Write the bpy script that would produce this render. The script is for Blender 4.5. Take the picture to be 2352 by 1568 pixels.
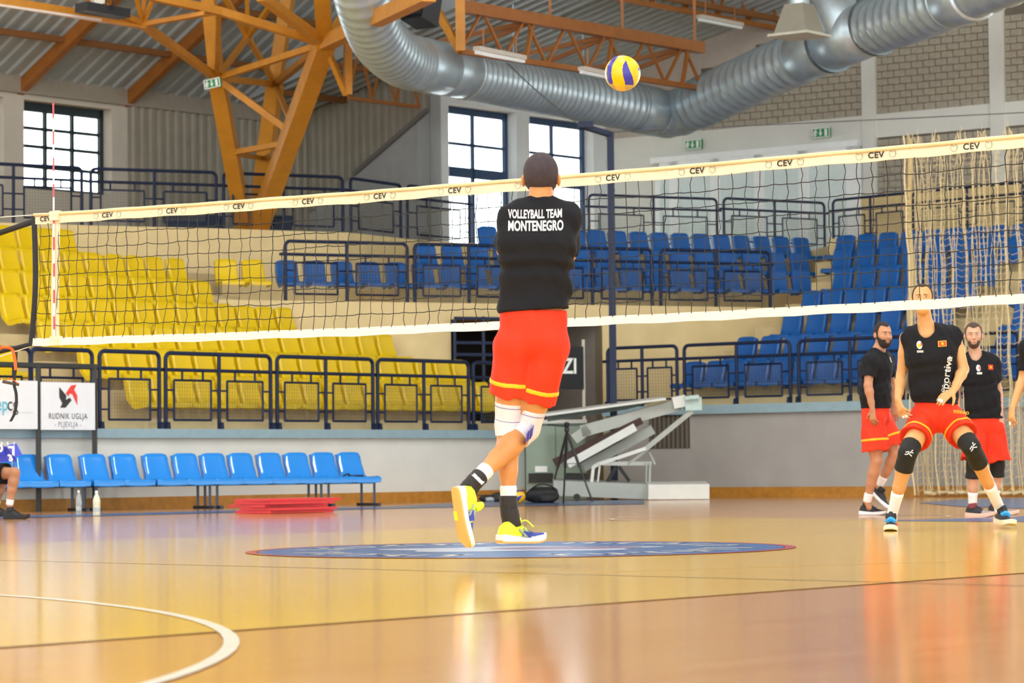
import bpy, bmesh, math, random
import numpy as np
from mathutils import Vector, Matrix, Quaternion
from mathutils.bvhtree import BVHTree

random.seed(7)
for o_ in list(bpy.data.objects):
    bpy.data.objects.remove(o_, do_unlink=True)
scene = bpy.context.scene
COL = scene.collection

# ------------------------------------------------------------------ camera
FPX, PITCH, ROLL, CAMH = 6671.15, .0427, .0103, .5502
_c, _s = math.cos(PITCH), math.sin(PITCH)
FW = np.array([0, _c, _s]); U0 = np.array([0, -_s, _c]); R0 = np.array([1, 0, 0.])
RT = R0 * math.cos(ROLL) - U0 * math.sin(ROLL)
UP = U0 * math.cos(ROLL) + R0 * math.sin(ROLL)
EYE = np.array([0, 0, CAMH])
cam_data = bpy.data.cameras.new('camera')
cam = bpy.data.objects.new('camera', cam_data); COL.objects.link(cam)
cam.matrix_world = Matrix(((RT[0], UP[0], -FW[0], 0), (RT[1], UP[1], -FW[1], 0), (RT[2], UP[2], -FW[2], CAMH), (0, 0, 0, 1)))
cam_data.sensor_width = 36; cam_data.lens = FPX * 36 / 2352
cam_data.clip_start = .1; cam_data.clip_end = 500
cam_data.dof.use_dof = True; cam_data.dof.focus_distance = 19.0; cam_data.dof.aperture_fstop = 5.6
scene.camera = cam

# ------------------------------------------------------------------ light: an even bright sky outside, entering by the
# windows and by the open side of the hall behind the photographer; rows of fill lamps are added overhead
world = bpy.data.worlds.new('sky'); scene.world = world; world.use_nodes = True
wn = world.node_tree.nodes; wl = world.node_tree.links
bg = wn['Background']; bg.inputs[0].default_value = (.93, .965, 1, 1); bg.inputs[1].default_value = 8.0
scene.view_settings.view_transform = 'Standard'; scene.view_settings.look = 'None'
scene.view_settings.exposure = 0.1; scene.view_settings.gamma = 1; scene.view_settings.use_curve_mapping = False
def area_lamp(name, loc, target, size, power, col=(.98, .99, 1)):
    d = bpy.data.lights.new(name, 'AREA'); d.shape = 'RECTANGLE'; d.size, d.size_y = size; d.energy = power; d.color = col
    o = bpy.data.objects.new(name, d); COL.objects.link(o); o.location = loc
    o.rotation_euler = (Vector(target) - Vector(loc)).to_track_quat('-Z', 'Y').to_euler()
    return o
for ly in (3, 16, 29):
    for lx in (-11, 0, 11):
        area_lamp('overhead_fill', (lx, ly, 14.0), (lx, ly + 2.5, 0), (3, 3), (700, 800, 800)[(3, 16, 29).index(ly)])  # added fill that brightens the floor, not known fixtures

# ------------------------------------------------------------------ geometry from the camera's survey
def ray(x, y): return FW + RT * (x - 1176) / FPX + UP * (784 - y) / FPX
def PD(x, y, d): return EYE + ray(x, y) * d
def PZ(x, y, z):
    r = ray(x, y); return EYE + r * ((z - CAMH) / r[2])
def PP(x, y, Q, n):
    r = ray(x, y); return EYE + r * (np.dot(Q - EYE, n) / np.dot(r, n))
def pj(P):
    d = np.asarray(P, float) - EYE; z = d @ FW
    return 1176 + FPX * (d @ RT) / z, 784 - FPX * (d @ UP) / z, z
def v3(x, y, z): return np.array([x, y, z], float)
LA, LD = .8659, 30.3032
w1 = v3(math.cos(LA), math.sin(LA), 0); n1 = v3(-math.sin(LA), math.cos(LA), 0); O1 = n1 * LD
RA, RD = .6574, 39.7832
w2 = v3(math.cos(RA), -math.sin(RA), 0); n2 = v3(math.sin(RA), math.cos(RA), 0); O2 = n2 * RD
M0 = v3(-3.72, 47.69, 0); MA = math.atan2(3.68, 8.31)
wm = v3(math.cos(MA), math.sin(MA), 0); nm = v3(-math.sin(MA), math.cos(MA), 0)
ZV = v3(0, 0, 1)
class Frame:
    def __init__(s, O, w, n): s.O, s.w, s.n = O, w, n
    def P(s, a, t, z): return s.O + s.w * a + s.n * t + ZV * z
    def px(s, x, y, t):                      # pixel -> (along, height) on the plane set back by t
        P = PP(x, y, s.O + s.n * t, s.n); return (P - s.O) @ s.w, P[2]
    def a(s, x, t, y=900): return s.px(x, y, t)[0]
    def ang(s): return math.atan2(s.w[1], s.w[0])
FL, FR, FM = Frame(O1, w1, n1), Frame(O2, w2, n2), Frame(M0, wm, nm)

# ------------------------------------------------------------------ materials
def lin(h):
    h = h.lstrip('#'); c = [int(h[i:i + 2], 16) / 255 for i in (0, 2, 4)]
    return tuple((x / 12.92 if x <= .04045 else ((x + .055) / 1.055) ** 2.4) for x in c) + (1,)
MATS = {}
def mat(name, col, rough=.5, metal=0, var=.06, scale=6., bump=0., bscale=60., spec=.5, coat=0., trans=0., emit=0.):
    if name in MATS: return MATS[name]
    m = bpy.data.materials.new(name); m.use_nodes = True; nt = m.node_tree; b = nt.nodes['Principled BSDF']
    c = lin(col) if isinstance(col, str) else tuple(col) + (1,)
    b.inputs['Roughness'].default_value = rough; b.inputs['Metallic'].default_value = metal
    b.inputs['Specular IOR Level'].default_value = spec; b.inputs['Coat Weight'].default_value = coat
    b.inputs['Transmission Weight'].default_value = trans
    tc = nt.nodes.new('ShaderNodeTexCoord')
    if var:
        n = nt.nodes.new('ShaderNodeTexNoise'); n.inputs['Scale'].default_value = scale; n.inputs['Detail'].default_value = 3
        nt.links.new(tc.outputs['Object'], n.inputs['Vector'])
        r = nt.nodes.new('ShaderNodeValToRGB')
        r.color_ramp.elements[0].position = .25; r.color_ramp.elements[1].position = .75
        r.color_ramp.elements[0].color = tuple(x * (1 - var) for x in c[:3]) + (1,)
        r.color_ramp.elements[1].color = tuple(min(1, x * (1 + var)) for x in c[:3]) + (1,)
        nt.links.new(n.outputs[0], r.inputs[0]); nt.links.new(r.outputs[0], b.inputs['Base Color'])
    else: b.inputs['Base Color'].default_value = c
    if bump:
        n2_ = nt.nodes.new('ShaderNodeTexNoise'); n2_.inputs['Scale'].default_value = bscale
        nt.links.new(tc.outputs['Object'], n2_.inputs['Vector'])
        bp = nt.nodes.new('ShaderNodeBump'); bp.inputs['Strength'].default_value = bump; bp.inputs['Distance'].default_value = .02
        nt.links.new(n2_.outputs[0], bp.inputs['Height']); nt.links.new(bp.outputs[0], b.inputs['Normal'])
    if emit:
        b.inputs['Emission Color'].default_value = c; b.inputs['Emission Strength'].default_value = emit
    MATS[name] = m; return m

# ------------------------------------------------------------------ objects
def tag(o, label=None, cat=None, group=None, kind=None):
    if label: o['label'] = label
    if cat: o['category'] = cat
    if group: o['group'] = group
    if kind: o['kind'] = kind
    return o
def wloc(o):
    p = Vector((0, 0, 0))
    while o: p += o.location; o = o.parent
    return p
def empty(name, loc, label=None, cat=None, group=None, kind=None):
    o = bpy.data.objects.new(name, None); COL.objects.link(o); o.location = Vector(loc); o.empty_display_size = .1
    return tag(o, label, cat, group, kind)
def frame_axes(d, up=ZV):
    d = np.asarray(d, float); d = d / np.linalg.norm(d)
    x = np.cross(d, up)
    if np.linalg.norm(x) < 1e-4: x = np.cross(d, v3(1, 0, 0))
    x /= np.linalg.norm(x); return x, np.cross(x, d), d
class MB:
    def __init__(s): s.v = []; s.f = []; s.m = []; s.mi = 0
    def add(s, vs, fs):
        k = len(s.v); s.v += [tuple(map(float, p)) for p in vs]
        for f in fs: s.f.append(tuple(i + k for i in f)); s.m.append(s.mi)
        return s
    def box(s, c, hx, hy, hz):               # centre and three half vectors
        c, hx, hy, hz = (np.asarray(q, float) for q in (c, hx, hy, hz))
        vs = [c + a * hx + b * hy + e * hz for a in (-1, 1) for b in (-1, 1) for e in (-1, 1)]
        fs = [(0, 1, 3, 2), (4, 6, 7, 5), (0, 4, 5, 1), (2, 3, 7, 6), (0, 2, 6, 4), (1, 5, 7, 3)]
        if np.dot(np.cross(hx, hy), hz) < 0: fs = [f[::-1] for f in fs]
        return s.add(vs, fs)
    def fbox(s, F, a0, a1, t0, t1, z0, z1):
        return s.box(F.P((a0 + a1) / 2, (t0 + t1) / 2, (z0 + z1) / 2), F.w * (a1 - a0) / 2, F.n * (t1 - t0) / 2, ZV * (z1 - z0) / 2)
    def bar(s, p0, p1, w, h, up=ZV):
        p0, p1 = np.asarray(p0, float), np.asarray(p1, float)
        x, u, d = frame_axes(p1 - p0, up)
        return s.box((p0 + p1) / 2, x * w / 2, u * h / 2, (p1 - p0) / 2)
    def tube(s, pts, r, n=8, closed=False, cap=True):
        pts = [np.asarray(p, float) for p in pts]; N = len(pts)
        rs = r if hasattr(r, '__len__') else [r] * N
        tan = []
        for i in range(N):
            a = pts[(i - 1) % N] if (closed or i > 0) else pts[0]; b = pts[(i + 1) % N] if (closed or i < N - 1) else pts[-1]
            d = b - a; tan.append(d / (np.linalg.norm(d) + 1e-12))
        x, u, _ = frame_axes(tan[0]); vs = []
        for i in range(N):
            if i:
                x = x - tan[i] * np.dot(x, tan[i]); x /= np.linalg.norm(x); u = np.cross(x, tan[i])
            for k in range(n):
                t = 2 * math.pi * k / n; vs.append(pts[i] + (x * math.cos(t) + u * math.sin(t)) * rs[i])
        fs = []
        for i in range(N if closed else N - 1):
            j = (i + 1) % N
            for k in range(n): fs.append((i * n + k, i * n + (k + 1) % n, j * n + (k + 1) % n, j * n + k))
        if cap and not closed: fs += [tuple(range(n))[::-1], tuple((N - 1) * n + k for k in range(n))]
        return s.add(vs, fs)
    def prism(s, poly, z0, z1):
        n = len(poly); A = sum(poly[i][0] * poly[(i + 1) % n][1] - poly[(i + 1) % n][0] * poly[i][1] for i in range(n))
        if A < 0: poly = poly[::-1]
        vs = [(p[0], p[1], z0) for p in poly] + [(p[0], p[1], z1) for p in poly]
        return s.add(vs, [tuple(range(n))[::-1], tuple(range(n, 2 * n))] + [(i, (i + 1) % n, n + (i + 1) % n, n + i) for i in range(n)])
    def extrude(s, poly, vec):               # planar 3-D polygon swept by vec
        n = len(poly); vec = np.asarray(vec, float)
        vs = [np.asarray(p, float) for p in poly] + [np.asarray(p, float) + vec for p in poly]
        return s.add(vs, [tuple(range(n))[::-1], tuple(range(n, 2 * n))] + [(i, (i + 1) % n, n + (i + 1) % n, n + i) for i in range(n)])
    def lathe(s, prof, c=(0, 0, 0), n=20):
        c = np.asarray(c, float); vs = []
        for r, z in prof:
            for k in range(n):
                t = 2 * math.pi * k / n; vs.append(c + v3(r * math.cos(t), r * math.sin(t), z))
        fs = []
        for i in range(len(prof) - 1):
            for k in range(n): fs.append((i * n + k, i * n + (k + 1) % n, (i + 1) * n + (k + 1) % n, (i + 1) * n + k))
        fs += [tuple(range(n))[::-1], tuple((len(prof) - 1) * n + k for k in range(n))]
        return s.add(vs, fs)
    def grid(s, pts):                        # rows x cols of points
        R, C = len(pts), len(pts[0])
        return s.add([p for row in pts for p in row], [(i * C + j, i * C + j + 1, (i + 1) * C + j + 1, (i + 1) * C + j) for i in range(R - 1) for j in range(C - 1)])
    def mesh(s, name, mats, off=(0, 0, 0), smooth=False):
        me = bpy.data.meshes.new(name); o = Vector(off)
        me.from_pydata([(p[0] - o[0], p[1] - o[1], p[2] - o[2]) for p in s.v], [], s.f)
        for m in (mats if isinstance(mats, (list, tuple)) else [mats]): me.materials.append(m)
        if any(s.m): me.polygons.foreach_set('material_index', s.m)
        if smooth:
            me.polygons.foreach_set('use_smooth', [True] * len(me.polygons))
            if smooth != 'all': me.set_sharp_from_angle(angle=math.radians(smooth if smooth is not True else 40))
        me.update(); return me
    def build(s, name, mats, parent=None, smooth=False, kind=None, label=None, cat=None, group=None, origin=None):
        if parent is not None: off = wloc(parent)
        elif origin is not None: off = Vector(origin)
        else:
            a = np.array(s.v); off = Vector(((a[:, 0].min() + a[:, 0].max()) / 2, (a[:, 1].min() + a[:, 1].max()) / 2, a[:, 2].min()))
        o = bpy.data.objects.new(name, s.mesh(name, mats, off, smooth)); COL.objects.link(o)
        if parent is not None: o.parent = parent
        else: o.location = off
        return tag(o, label, cat, group, kind)
def arc(c, r, a0, a1, ex, ey, n=8):
    c, ex, ey = (np.asarray(q, float) for q in (c, ex, ey))
    return [c + (ex * math.cos(a0 + (a1 - a0) * i / n) + ey * math.sin(a0 + (a1 - a0) * i / n)) * r for i in range(n + 1)]
def text_mesh(txt, size=1., cuts=0, bold=0., spacing=1., shear=0., sx=1.):
    cu = bpy.data.curves.new('t', 'FONT'); cu.body = txt; cu.size = size; cu.align_x = 'CENTER'; cu.align_y = 'CENTER'
    cu.offset = bold; cu.space_character = spacing; cu.shear = shear; cu.resolution_u = 4
    o = bpy.data.objects.new('t', cu); COL.objects.link(o)
    bpy.context.view_layer.update()
    me = bpy.data.meshes.new_from_object(o.evaluated_get(bpy.context.evaluated_depsgraph_get()))
    bpy.data.objects.remove(o); bpy.data.curves.remove(cu)
    bm = bmesh.new(); bm.from_mesh(me); bpy.data.meshes.remove(me)
    for v in bm.verts: v.co.x *= sx
    if cuts:
        xs = [v.co.x for v in bm.verts]; ys = [v.co.y for v in bm.verts]
        for lo, hi, ax in ((min(xs), max(xs), 0), (min(ys), max(ys), 1)):
            k = max(1, int((hi - lo) / cuts))
            for i in range(1, k + 1):
                p = [0, 0, 0]; p[ax] = lo + (hi - lo) * i / (k + 1); nn = [0, 0, 0]; nn[ax] = 1
                bmesh.ops.bisect_plane(bm, geom=bm.verts[:] + bm.edges[:] + bm.faces[:], plane_co=p, plane_no=nn)
    vs = [tuple(v.co) for v in bm.verts]; bm.verts.index_update(); fs = [tuple(v.index for v in f.verts) for f in bm.faces]
    bm.free(); return vs, fs
def flat_text(name, txt, size, c, ex, ey, m, parent, off=.004, **kw):
    vs, fs = text_mesh(txt, size, **kw); ex, ey = np.asarray(ex, float), np.asarray(ey, float); nz = np.cross(ex, ey)
    b = MB(); b.add([np.asarray(c) + ex * p[0] + ey * p[1] + nz * off for p in vs], fs)
    return b.build(name, m, parent)
ORD = ['', 'first', 'second', 'third', 'fourth', 'fifth', 'sixth', 'seventh', 'eighth', 'ninth', 'tenth', 'eleventh', 'twelfth', 'thirteenth', 'fourteenth', 'fifteenth', 'sixteenth', 'seventeenth', 'eighteenth', 'nineteenth', 'twentieth', 'twenty-first', 'twenty-second', 'twenty-third', 'twenty-fourth', 'twenty-fifth']
# ================================================================== FLOOR
def floor_mat(name, c1, c2, rough=.115, plank=True):
    m = bpy.data.materials.new(name); m.use_nodes = True; nt = m.node_tree; b = nt.nodes['Principled BSDF']
    tc = nt.nodes.new('ShaderNodeNewGeometry'); mp = nt.nodes.new('ShaderNodeMapping'); mp.inputs['Rotation'].default_value = (0, 0, -LA)
    nt.links.new(tc.outputs['Position'], mp.inputs['Vector'])
    br = nt.nodes.new('ShaderNodeTexBrick'); br.inputs['Scale'].default_value = 1; br.inputs['Brick Width'].default_value = 1.9; br.inputs['Row Height'].default_value = .07
    br.inputs['Mortar Size'].default_value = .0012; br.inputs['Mortar Smooth'].default_value = .3; br.offset = .37
    br.inputs['Color1'].default_value = lin(c1); br.inputs['Color2'].default_value = lin(c2); br.inputs['Mortar'].default_value = tuple(x * .55 for x in lin(c1)[:3]) + (1,)
    nt.links.new(mp.outputs[0], br.inputs['Vector'])
    mp2 = nt.nodes.new('ShaderNodeMapping'); mp2.inputs['Rotation'].default_value = (0, 0, -LA); mp2.inputs['Scale'].default_value = (.9, 14, 1)
    nt.links.new(tc.outputs['Position'], mp2.inputs['Vector'])
    nz = nt.nodes.new('ShaderNodeTexNoise'); nz.inputs['Scale'].default_value = 1.6; nz.inputs['Detail'].default_value = 5
    nt.links.new(mp2.outputs[0], nz.inputs['Vector'])
    mx = nt.nodes.new('ShaderNodeMix'); mx.data_type = 'RGBA'; mx.blend_type = 'MULTIPLY'; mx.inputs[0].default_value = .35
    rp = nt.nodes.new('ShaderNodeValToRGB'); rp.color_ramp.elements[0].position = .3; rp.color_ramp.elements[0].color = (.62, .58, .52, 1); rp.color_ramp.elements[1].position = .7
    nt.links.new(nz.outputs[0], rp.inputs[0]); nt.links.new(br.outputs[0], mx.inputs[6]); nt.links.new(rp.outputs[0], mx.inputs[7])
    nt.links.new(mx.outputs[2], b.inputs['Base Color'])
    mr = nt.nodes.new('ShaderNodeMapRange'); mr.inputs[3].default_value = rough * .8; mr.inputs[4].default_value = rough * 1.3
    nt.links.new(nz.outputs[0], mr.inputs[0]); nt.links.new(mr.outputs[0], b.inputs['Roughness'])
    bp = nt.nodes.new('ShaderNodeBump'); bp.inputs['Strength'].default_value = .04; bp.inputs['Distance'].default_value = .01
    nt.links.new(nz.outputs[0], bp.inputs['Height']); nt.links.new(bp.outputs[0], b.inputs['Normal'])
    b.inputs['Specular IOR Level'].default_value = .5
    return m
M_floor = floor_mat('floor_boards', '#d89a5c', '#e0a668')
M_court = floor_mat('court_paint', '#ecba48', '#f2c254')
M_fblue = mat('floor_blue_paint', '#2f62a0', .2, var=.1)
M_fwhite = mat('floor_white_paint', '#e9e2d2', .22, var=.05)
M_fred = mat('floor_red_paint', '#b8434f', .2)
M_fdark = mat('floor_dark_line', '#5a5140', .25)
M_fpur = mat('floor_purple_paint', '#8d6f95', .2)
fb = MB(); fb.prism([(-40, -12), (40, -12), (40, 70), (-40, 70)], -.12, 0)
FLOOR = fb.build('floor', M_floor, kind='structure', origin=(0, 25, 0))
def paint(name, poly, z, m):
    b = MB(); n = len(poly); A = sum(poly[i][0] * poly[(i + 1) % n][1] - poly[(i + 1) % n][0] * poly[i][1] for i in range(n))
    if A < 0: poly = poly[::-1]
    b.add([(p[0], p[1], z) for p in poly], [tuple(range(n))]); return b.build(name, m, FLOOR)
def gpts(*px): return [PZ(x, y, 0)[:2] for x, y in px]
def isect(p, d, q, e):
    A = np.array([[d[0], -e[0]], [d[1], -e[1]]]); t = np.linalg.solve(A, np.array(q) - np.array(p)); return np.array(p) + t[0] * np.array(d)
na_, nb_ = gpts((0, 1488), (2352, 1316)); fa_, fb_ = gpts((0, 1250), (800, 1221)); ea_, eb_ = gpts((1950, 1193), (2352, 1199))
nd_, fd_, ed_ = nb_ - na_, fb_ - fa_, eb_ - ea_
c_far = isect(fa_, fd_, ea_, ed_); c_near = isect(na_, nd_, ea_, ed_)
paint('court_paint', [na_ - nd_ / np.linalg.norm(nd_) * 9, c_near, c_far, fa_ - fd_ / np.linalg.norm(fd_) * 9], .002, M_court)
def line_paint(name, p, q, w, z, m):
    p, q = np.array(p), np.array(q); d = (q - p) / np.linalg.norm(q - p); s = np.array([-d[1], d[0]]) * w / 2
    return paint(name, [p + s, q + s, q - s, p - s], z, m)
line_paint('court_edge_line', na_ - nd_ * .5, c_near, .03, .003, mat('edge_line', '#b0854a', .25))
line_paint('court_line', *gpts((-60, 1285.5), (2400, 1347)), .025, .003, M_fdark)
line_paint('court_line', *gpts((1150, 1321), (2400, 1284)), .02, .003, mat('worn_line', '#e0bf74', .25))
def ring(name, c, r0, r1, z, m, n=72, a0=0, a1=2 * math.pi, z_in=None):
    b = MB(); vs = []; full = abs(a1 - a0 - 2 * math.pi) < 1e-6
    for i in range(n + 1):
        t = a0 + (a1 - a0) * i / n
        vs += [(c[0] + r0 * math.cos(t), c[1] + r0 * math.sin(t), z), (c[0] + r1 * math.cos(t), c[1] + r1 * math.sin(t), z)]
    b.add(vs, [(2 * i, 2 * i + 1, 2 * i + 3, 2 * i + 2) for i in range(n)]); return b.build(name, m, FLOOR)
q = gpts((20, 1368), (546, 1490), (385, 1566))
A_ = np.array([[2 * (q[1] - q[0])[0], 2 * (q[1] - q[0])[1]], [2 * (q[2] - q[0])[0], 2 * (q[2] - q[0])[1]]])
cc = np.linalg.solve(A_, np.array([q[1] @ q[1] - q[0] @ q[0], q[2] @ q[2] - q[0] @ q[0]])); rr = np.linalg.norm(q[0] - cc)
ring('court_circle_line', cc, rr - .05, rr, .004, M_fwhite, 160)
ring('court_circle_line', gpts((1790, 1189))[0], 1.66, 1.71, .004, mat('line_cream', '#d9c9a0', .25))
CC = np.array([.0433, 19.0726])
ring('centre_circle_border', CC, 1.72, 1.8, .005, M_fred); ring('centre_circle', CC, .001, 1.725, .005, M_fblue)
rg = random.Random(3)
for i in range(26):                                   # pale marks round the rim of the painted emblem
    a = 2 * math.pi * i / 26 + .05; w = .14
    if i % 13 in (0, 6): continue
    e = np.array([math.cos(a), math.sin(a)]); tt = np.array([-e[1], e[0]])
    for (u0, v0, u1, v1) in ((-.8, 1.2, -.45, 1.52), (-.8, 1.44, .6, 1.52), (.3, 1.2, .65, 1.52)) if i % 2 else ((-.7, 1.2, .7, 1.28), (-.2, 1.2, .2, 1.52)):
        paint('emblem_mark', [CC + tt * u0 * w + e * v0, CC + tt * u1 * w + e * v0, CC + tt * u1 * w + e * v1, CC + tt * u0 * w + e * v1], .006, M_fwhite)
paint('emblem_field', [CC + np.array([math.cos(t) * .85, math.sin(t) * .55]) * (1 + .16 * math.sin(5 * t)) for t in np.linspace(0, 2 * math.pi, 60, endpoint=False)], .006, mat('emblem_pale', '#b9c3d2', .2))
paint('emblem_field', [CC + np.array([.3 + math.cos(t) * .5, .1 + math.sin(t) * .28]) for t in np.linspace(0, 2 * math.pi, 40, endpoint=False)], .007, M_fpur)
paint('border_paint', gpts((-90, 1188), (900, 1163), (1100, 1152), (1480, 1147), (1480, 1158), (1150, 1163), (900, 1168), (-90, 1193)), .004, mat('border_blue', '#33497a', .25))
paint('key_paint', gpts((2020, 1196.5), (2180, 1192), (2352, 1186), (2420, 1186), (2420, 1200), (2352, 1199)), .004, M_fblue)
paint('key_paint', gpts((2110, 1155), (2200, 1147), (2420, 1141), (2420, 1170), (2352, 1168), (2200, 1163)), .004, M_fblue)

# ================================================================== WALLS OF THE STANDS
M_cream = mat('cream_concrete', '#d9c390', .8, var=.08, scale=2.5, bump=.15, bscale=40)
M_white = mat('white_plaster', '#d6d8d2', .75, var=.05, scale=2, bump=.08)
M_white2 = mat('bright_plaster', '#d7dcdf', .75, var=.04, scale=2, bump=.06)
M_grey = mat('grey_plaster', '#a3a19c', .75, var=.06, scale=2, bump=.1)
M_ledge = mat('ledge_blue_grey', '#8ea9b3', .6, var=.08, scale=8, bump=.1)
M_skirt = mat('skirting_wood', '#b07a2c', .45, var=.2, scale=9)
M_step = mat('step_concrete', '#c9b588', .85, var=.1, scale=3, bump=.2)
SL0 = FL.a(-160, 0); SL1 = FL.a(1206, 0, 1100)
H1 = 1.118
w = MB(); w.fbox(FL, SL0, SL1, 0, .25, 0, H1 - .1)
WL = w.build('wall_left', M_white, kind='structure')
w = MB(); w.fbox(FL, SL0, SL1 + .03, -.09, .75, H1 - .13, H1)
w.build('trim_1', M_ledge, kind='structure')
w = MB(); w.fbox(FL, SL0, SL1, -.025, 0, 0, .165); w.build('baseboard_left', M_skirt, kind='structure')
# stepped rows of the left stand
RUN, RISE, T0, Z0 = .8, .4269, .7839, 1.8917
ends = [SL1, SL1, FL.a(1010, T0 + 2 * RUN), FL.a(780, T0 + 3 * RUN), FL.a(600, T0 + 4 * RUN), FL.a(520, T0 + 5 * RUN), FL.a(480, T0 + 6 * RUN)]
for k in range(7):
    s = MB(); s.fbox(FL, SL0, ends[k], T0 + RUN * k - .34, 8.0, H1 - .3 if k else H1 - .1, Z0 - .62 + RISE * k)
    s.build('stand_step', M_step, kind='structure')
# right stand
SR0, SR1 = FR.a(1392, 0, 1100), FR.a(2560, 0); H2 = 1.5147
w = MB(); w.fbox(FR, SR0, SR1, 0, .25, 0, H2 - .12); w.build('wall_right', M_grey, kind='structure')
w = MB(); w.fbox(FR, SR0, SR1, -.09, .8, H2 - .15, H2); w.build('trim_2', M_ledge, kind='structure')
w = MB(); w.fbox(FR, SR0, SR1, -.025, 0, 0, .165); w.build('baseboard_right', M_skirt, kind='structure')
RRUN, RRISE, RT0, RZ0 = .8, .42, .85, 2.28
for k in range(7):
    a0 = FR.a((1500, 1600, 1690, 1760, 1830, 1890, 1900)[k], RT0 + RRUN * k)
    s = MB(); s.fbox(FR, a0, SR1, RT0 + RRUN * k - .34, 9.0, H2 - .3 if k else H2 - .1, RZ0 - .62 + RRISE * k)
    s.build('stand_step', M_step, kind='structure')
# dark louvred recess in the right front wall
a0, z0 = FR.px(1492, 1030, 0); a1, z1 = FR.px(1584, 946, 0)
vent = MB(); vent.fbox(FR, a0, a1, -.012, .0, z0, z1)
VE = vent.build('wall_grille', mat('grille_dark', '#4a443c', .7), kind='structure')
for i in range(9):
    b = MB(); x = a0 + (a1 - a0) * (i + .5) / 9; b.fbox(FR, x - .018, x + .018, -.03, -.01, z0, z1); b.build('slat', mat('grille_slat', '#6d675c', .6), VE)
# balcony over the tunnel
ML, MR_ = FM.a(462, 0), FM.a(1892, 0); ZB = 3.3
OA, OB = FM.a(1036, 0, 800), FM.a(1384, 0, 800)
w = MB(); w.fbox(FM, ML, OA, 0, .3, 0, ZB); w.fbox(FM, OB, MR_, 0, .3, 0, ZB); w.fbox(FM, OA, OB, 0, .3, 3.02, ZB); w.fbox(FM, ML, MR_, .3, 5.2, ZB - .25, ZB)
w.fbox(FM, ML, ML + .3, 0, 2.6, 0, ZB); 
w.build('wall_balcony', M_cream, kind='structure')
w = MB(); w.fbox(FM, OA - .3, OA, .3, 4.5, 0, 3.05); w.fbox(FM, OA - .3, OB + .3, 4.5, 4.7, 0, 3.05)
w.build('wall_tunnel', mat('tunnel_shade', '#2e2b26', .9), kind='structure')  # the tunnel's shade is put into the dark wall colour
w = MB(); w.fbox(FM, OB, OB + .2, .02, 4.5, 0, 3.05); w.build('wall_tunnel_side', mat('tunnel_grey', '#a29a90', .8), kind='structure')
# raised rows on the balcony
row5a, row5b = PZ(490, 593, 4.03), PZ(1850, 619, 4.03)
F5 = Frame(v3(row5a[0], row5a[1], 0), v3(*(row5b - row5a)[:2], 0) / np.linalg.norm((row5b - row5a)[:2]), None)
F5.n = np.cross(ZV, F5.w)
L5 = (row5b - row5a) @ F5.w
F6 = Frame(F5.O, F5.w, F5.n)
T6 = None
def midrow(px0, px1, z):
    A, B = PZ(*px0, z), PZ(*px1, z); d = (B - A); d[2] = 0; L_ = np.linalg.norm(d); F = Frame(v3(A[0], A[1], 0), d / L_, np.cross(ZV, d / L_)); return F, L_
FMR6, LM6 = midrow((952, 560), (1868, 580), 4.45)
FMR7, LM7 = midrow((1100, 517), (1868, 545), 4.88)
for F, L_, zt, aa in ((FMR6, LM6, 4.45, 3.2), (FMR7, LM7, 4.88, 2.6)):
    s = MB(); s.fbox(F, -.4, L_ + .3, -.34, aa, ZB - .1, zt - .73); s.build('stand_step', M_step, kind='structure')
# upper walkway block, its edge follows the upper railing
ZW = 4.75
wk = [PZ(x, y, ZW + 1) for x, y in ((-160, 369), (200, 384), (507, 394), (798, 406), (932, 424), (1090, 441))]
TB = 10.6
s_far = FL.a(705, TB, 300)
lo, hi = 2., 10.
for _ in range(40):
    T1 = (lo + hi) / 2
    if pj(FL.P(s_far, T1, 6))[0] > 990: lo = T1
    else: hi = T1
SWL = FL.a(-160, TB, 300)
poly = [p[:2] for p in wk] + [FL.P(s_far + 2, T1 + .3, 0)[:2], FL.P(s_far + .3, TB + .3, 0)[:2], FL.P(SWL, TB + .3, 0)[:2]]
w = MB(); w.prism(poly, 3.0, ZW); w.build('floor_walkway', M_cream, kind='structure')

# ================================================================== BACK WALLS WITH WINDOWS
M_frame = mat('window_frame_blue', '#2a4468', .45)
M_framed = mat('window_frame_dark', '#1c2b33', .45)
def glass_mat():
    m = bpy.data.materials.new('window_glass'); m.use_nodes = True; nt = m.node_tree
    for n in list(nt.nodes):
        if n.type != 'OUTPUT_MATERIAL': nt.nodes.remove(n)
    t = nt.nodes.new('ShaderNodeBsdfTransparent'); g = nt.nodes.new('ShaderNodeBsdfGlossy'); g.inputs['Roughness'].default_value = .03
    t.inputs[0].default_value = (.97, .99, .98, 1); mx = nt.nodes.new('ShaderNodeMixShader'); mx.inputs[0].default_value = .06
    nt.links.new(t.outputs[0], mx.inputs[1]); nt.links.new(g.outputs[0], mx.inputs[2]); nt.links.new(mx.outputs[0], nt.nodes['Material Output'].inputs[0])
    return m
M_glass = glass_mat()
def holed_wall(F, a0, a1, t0, t1, z0, z1, holes, name, m):
    w = MB(); xs = sorted({a0, a1, *[h[0] for h in holes], *[h[1] for h in holes]})
    for i in range(len(xs) - 1):
        xm = (xs[i] + xs[i + 1]) / 2; cuts = sorted([(h[2], h[3]) for h in holes if h[0] < xm < h[1]]); z = z0
        for c0, c1 in cuts:
            if c0 > z: w.fbox(F, xs[i], xs[i + 1], t0, t1, z, c0)
            z = c1
        if z < z1: w.fbox(F, xs[i], xs[i + 1], t0, t1, z, z1)
    return w.build(name, m, kind='structure')
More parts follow.
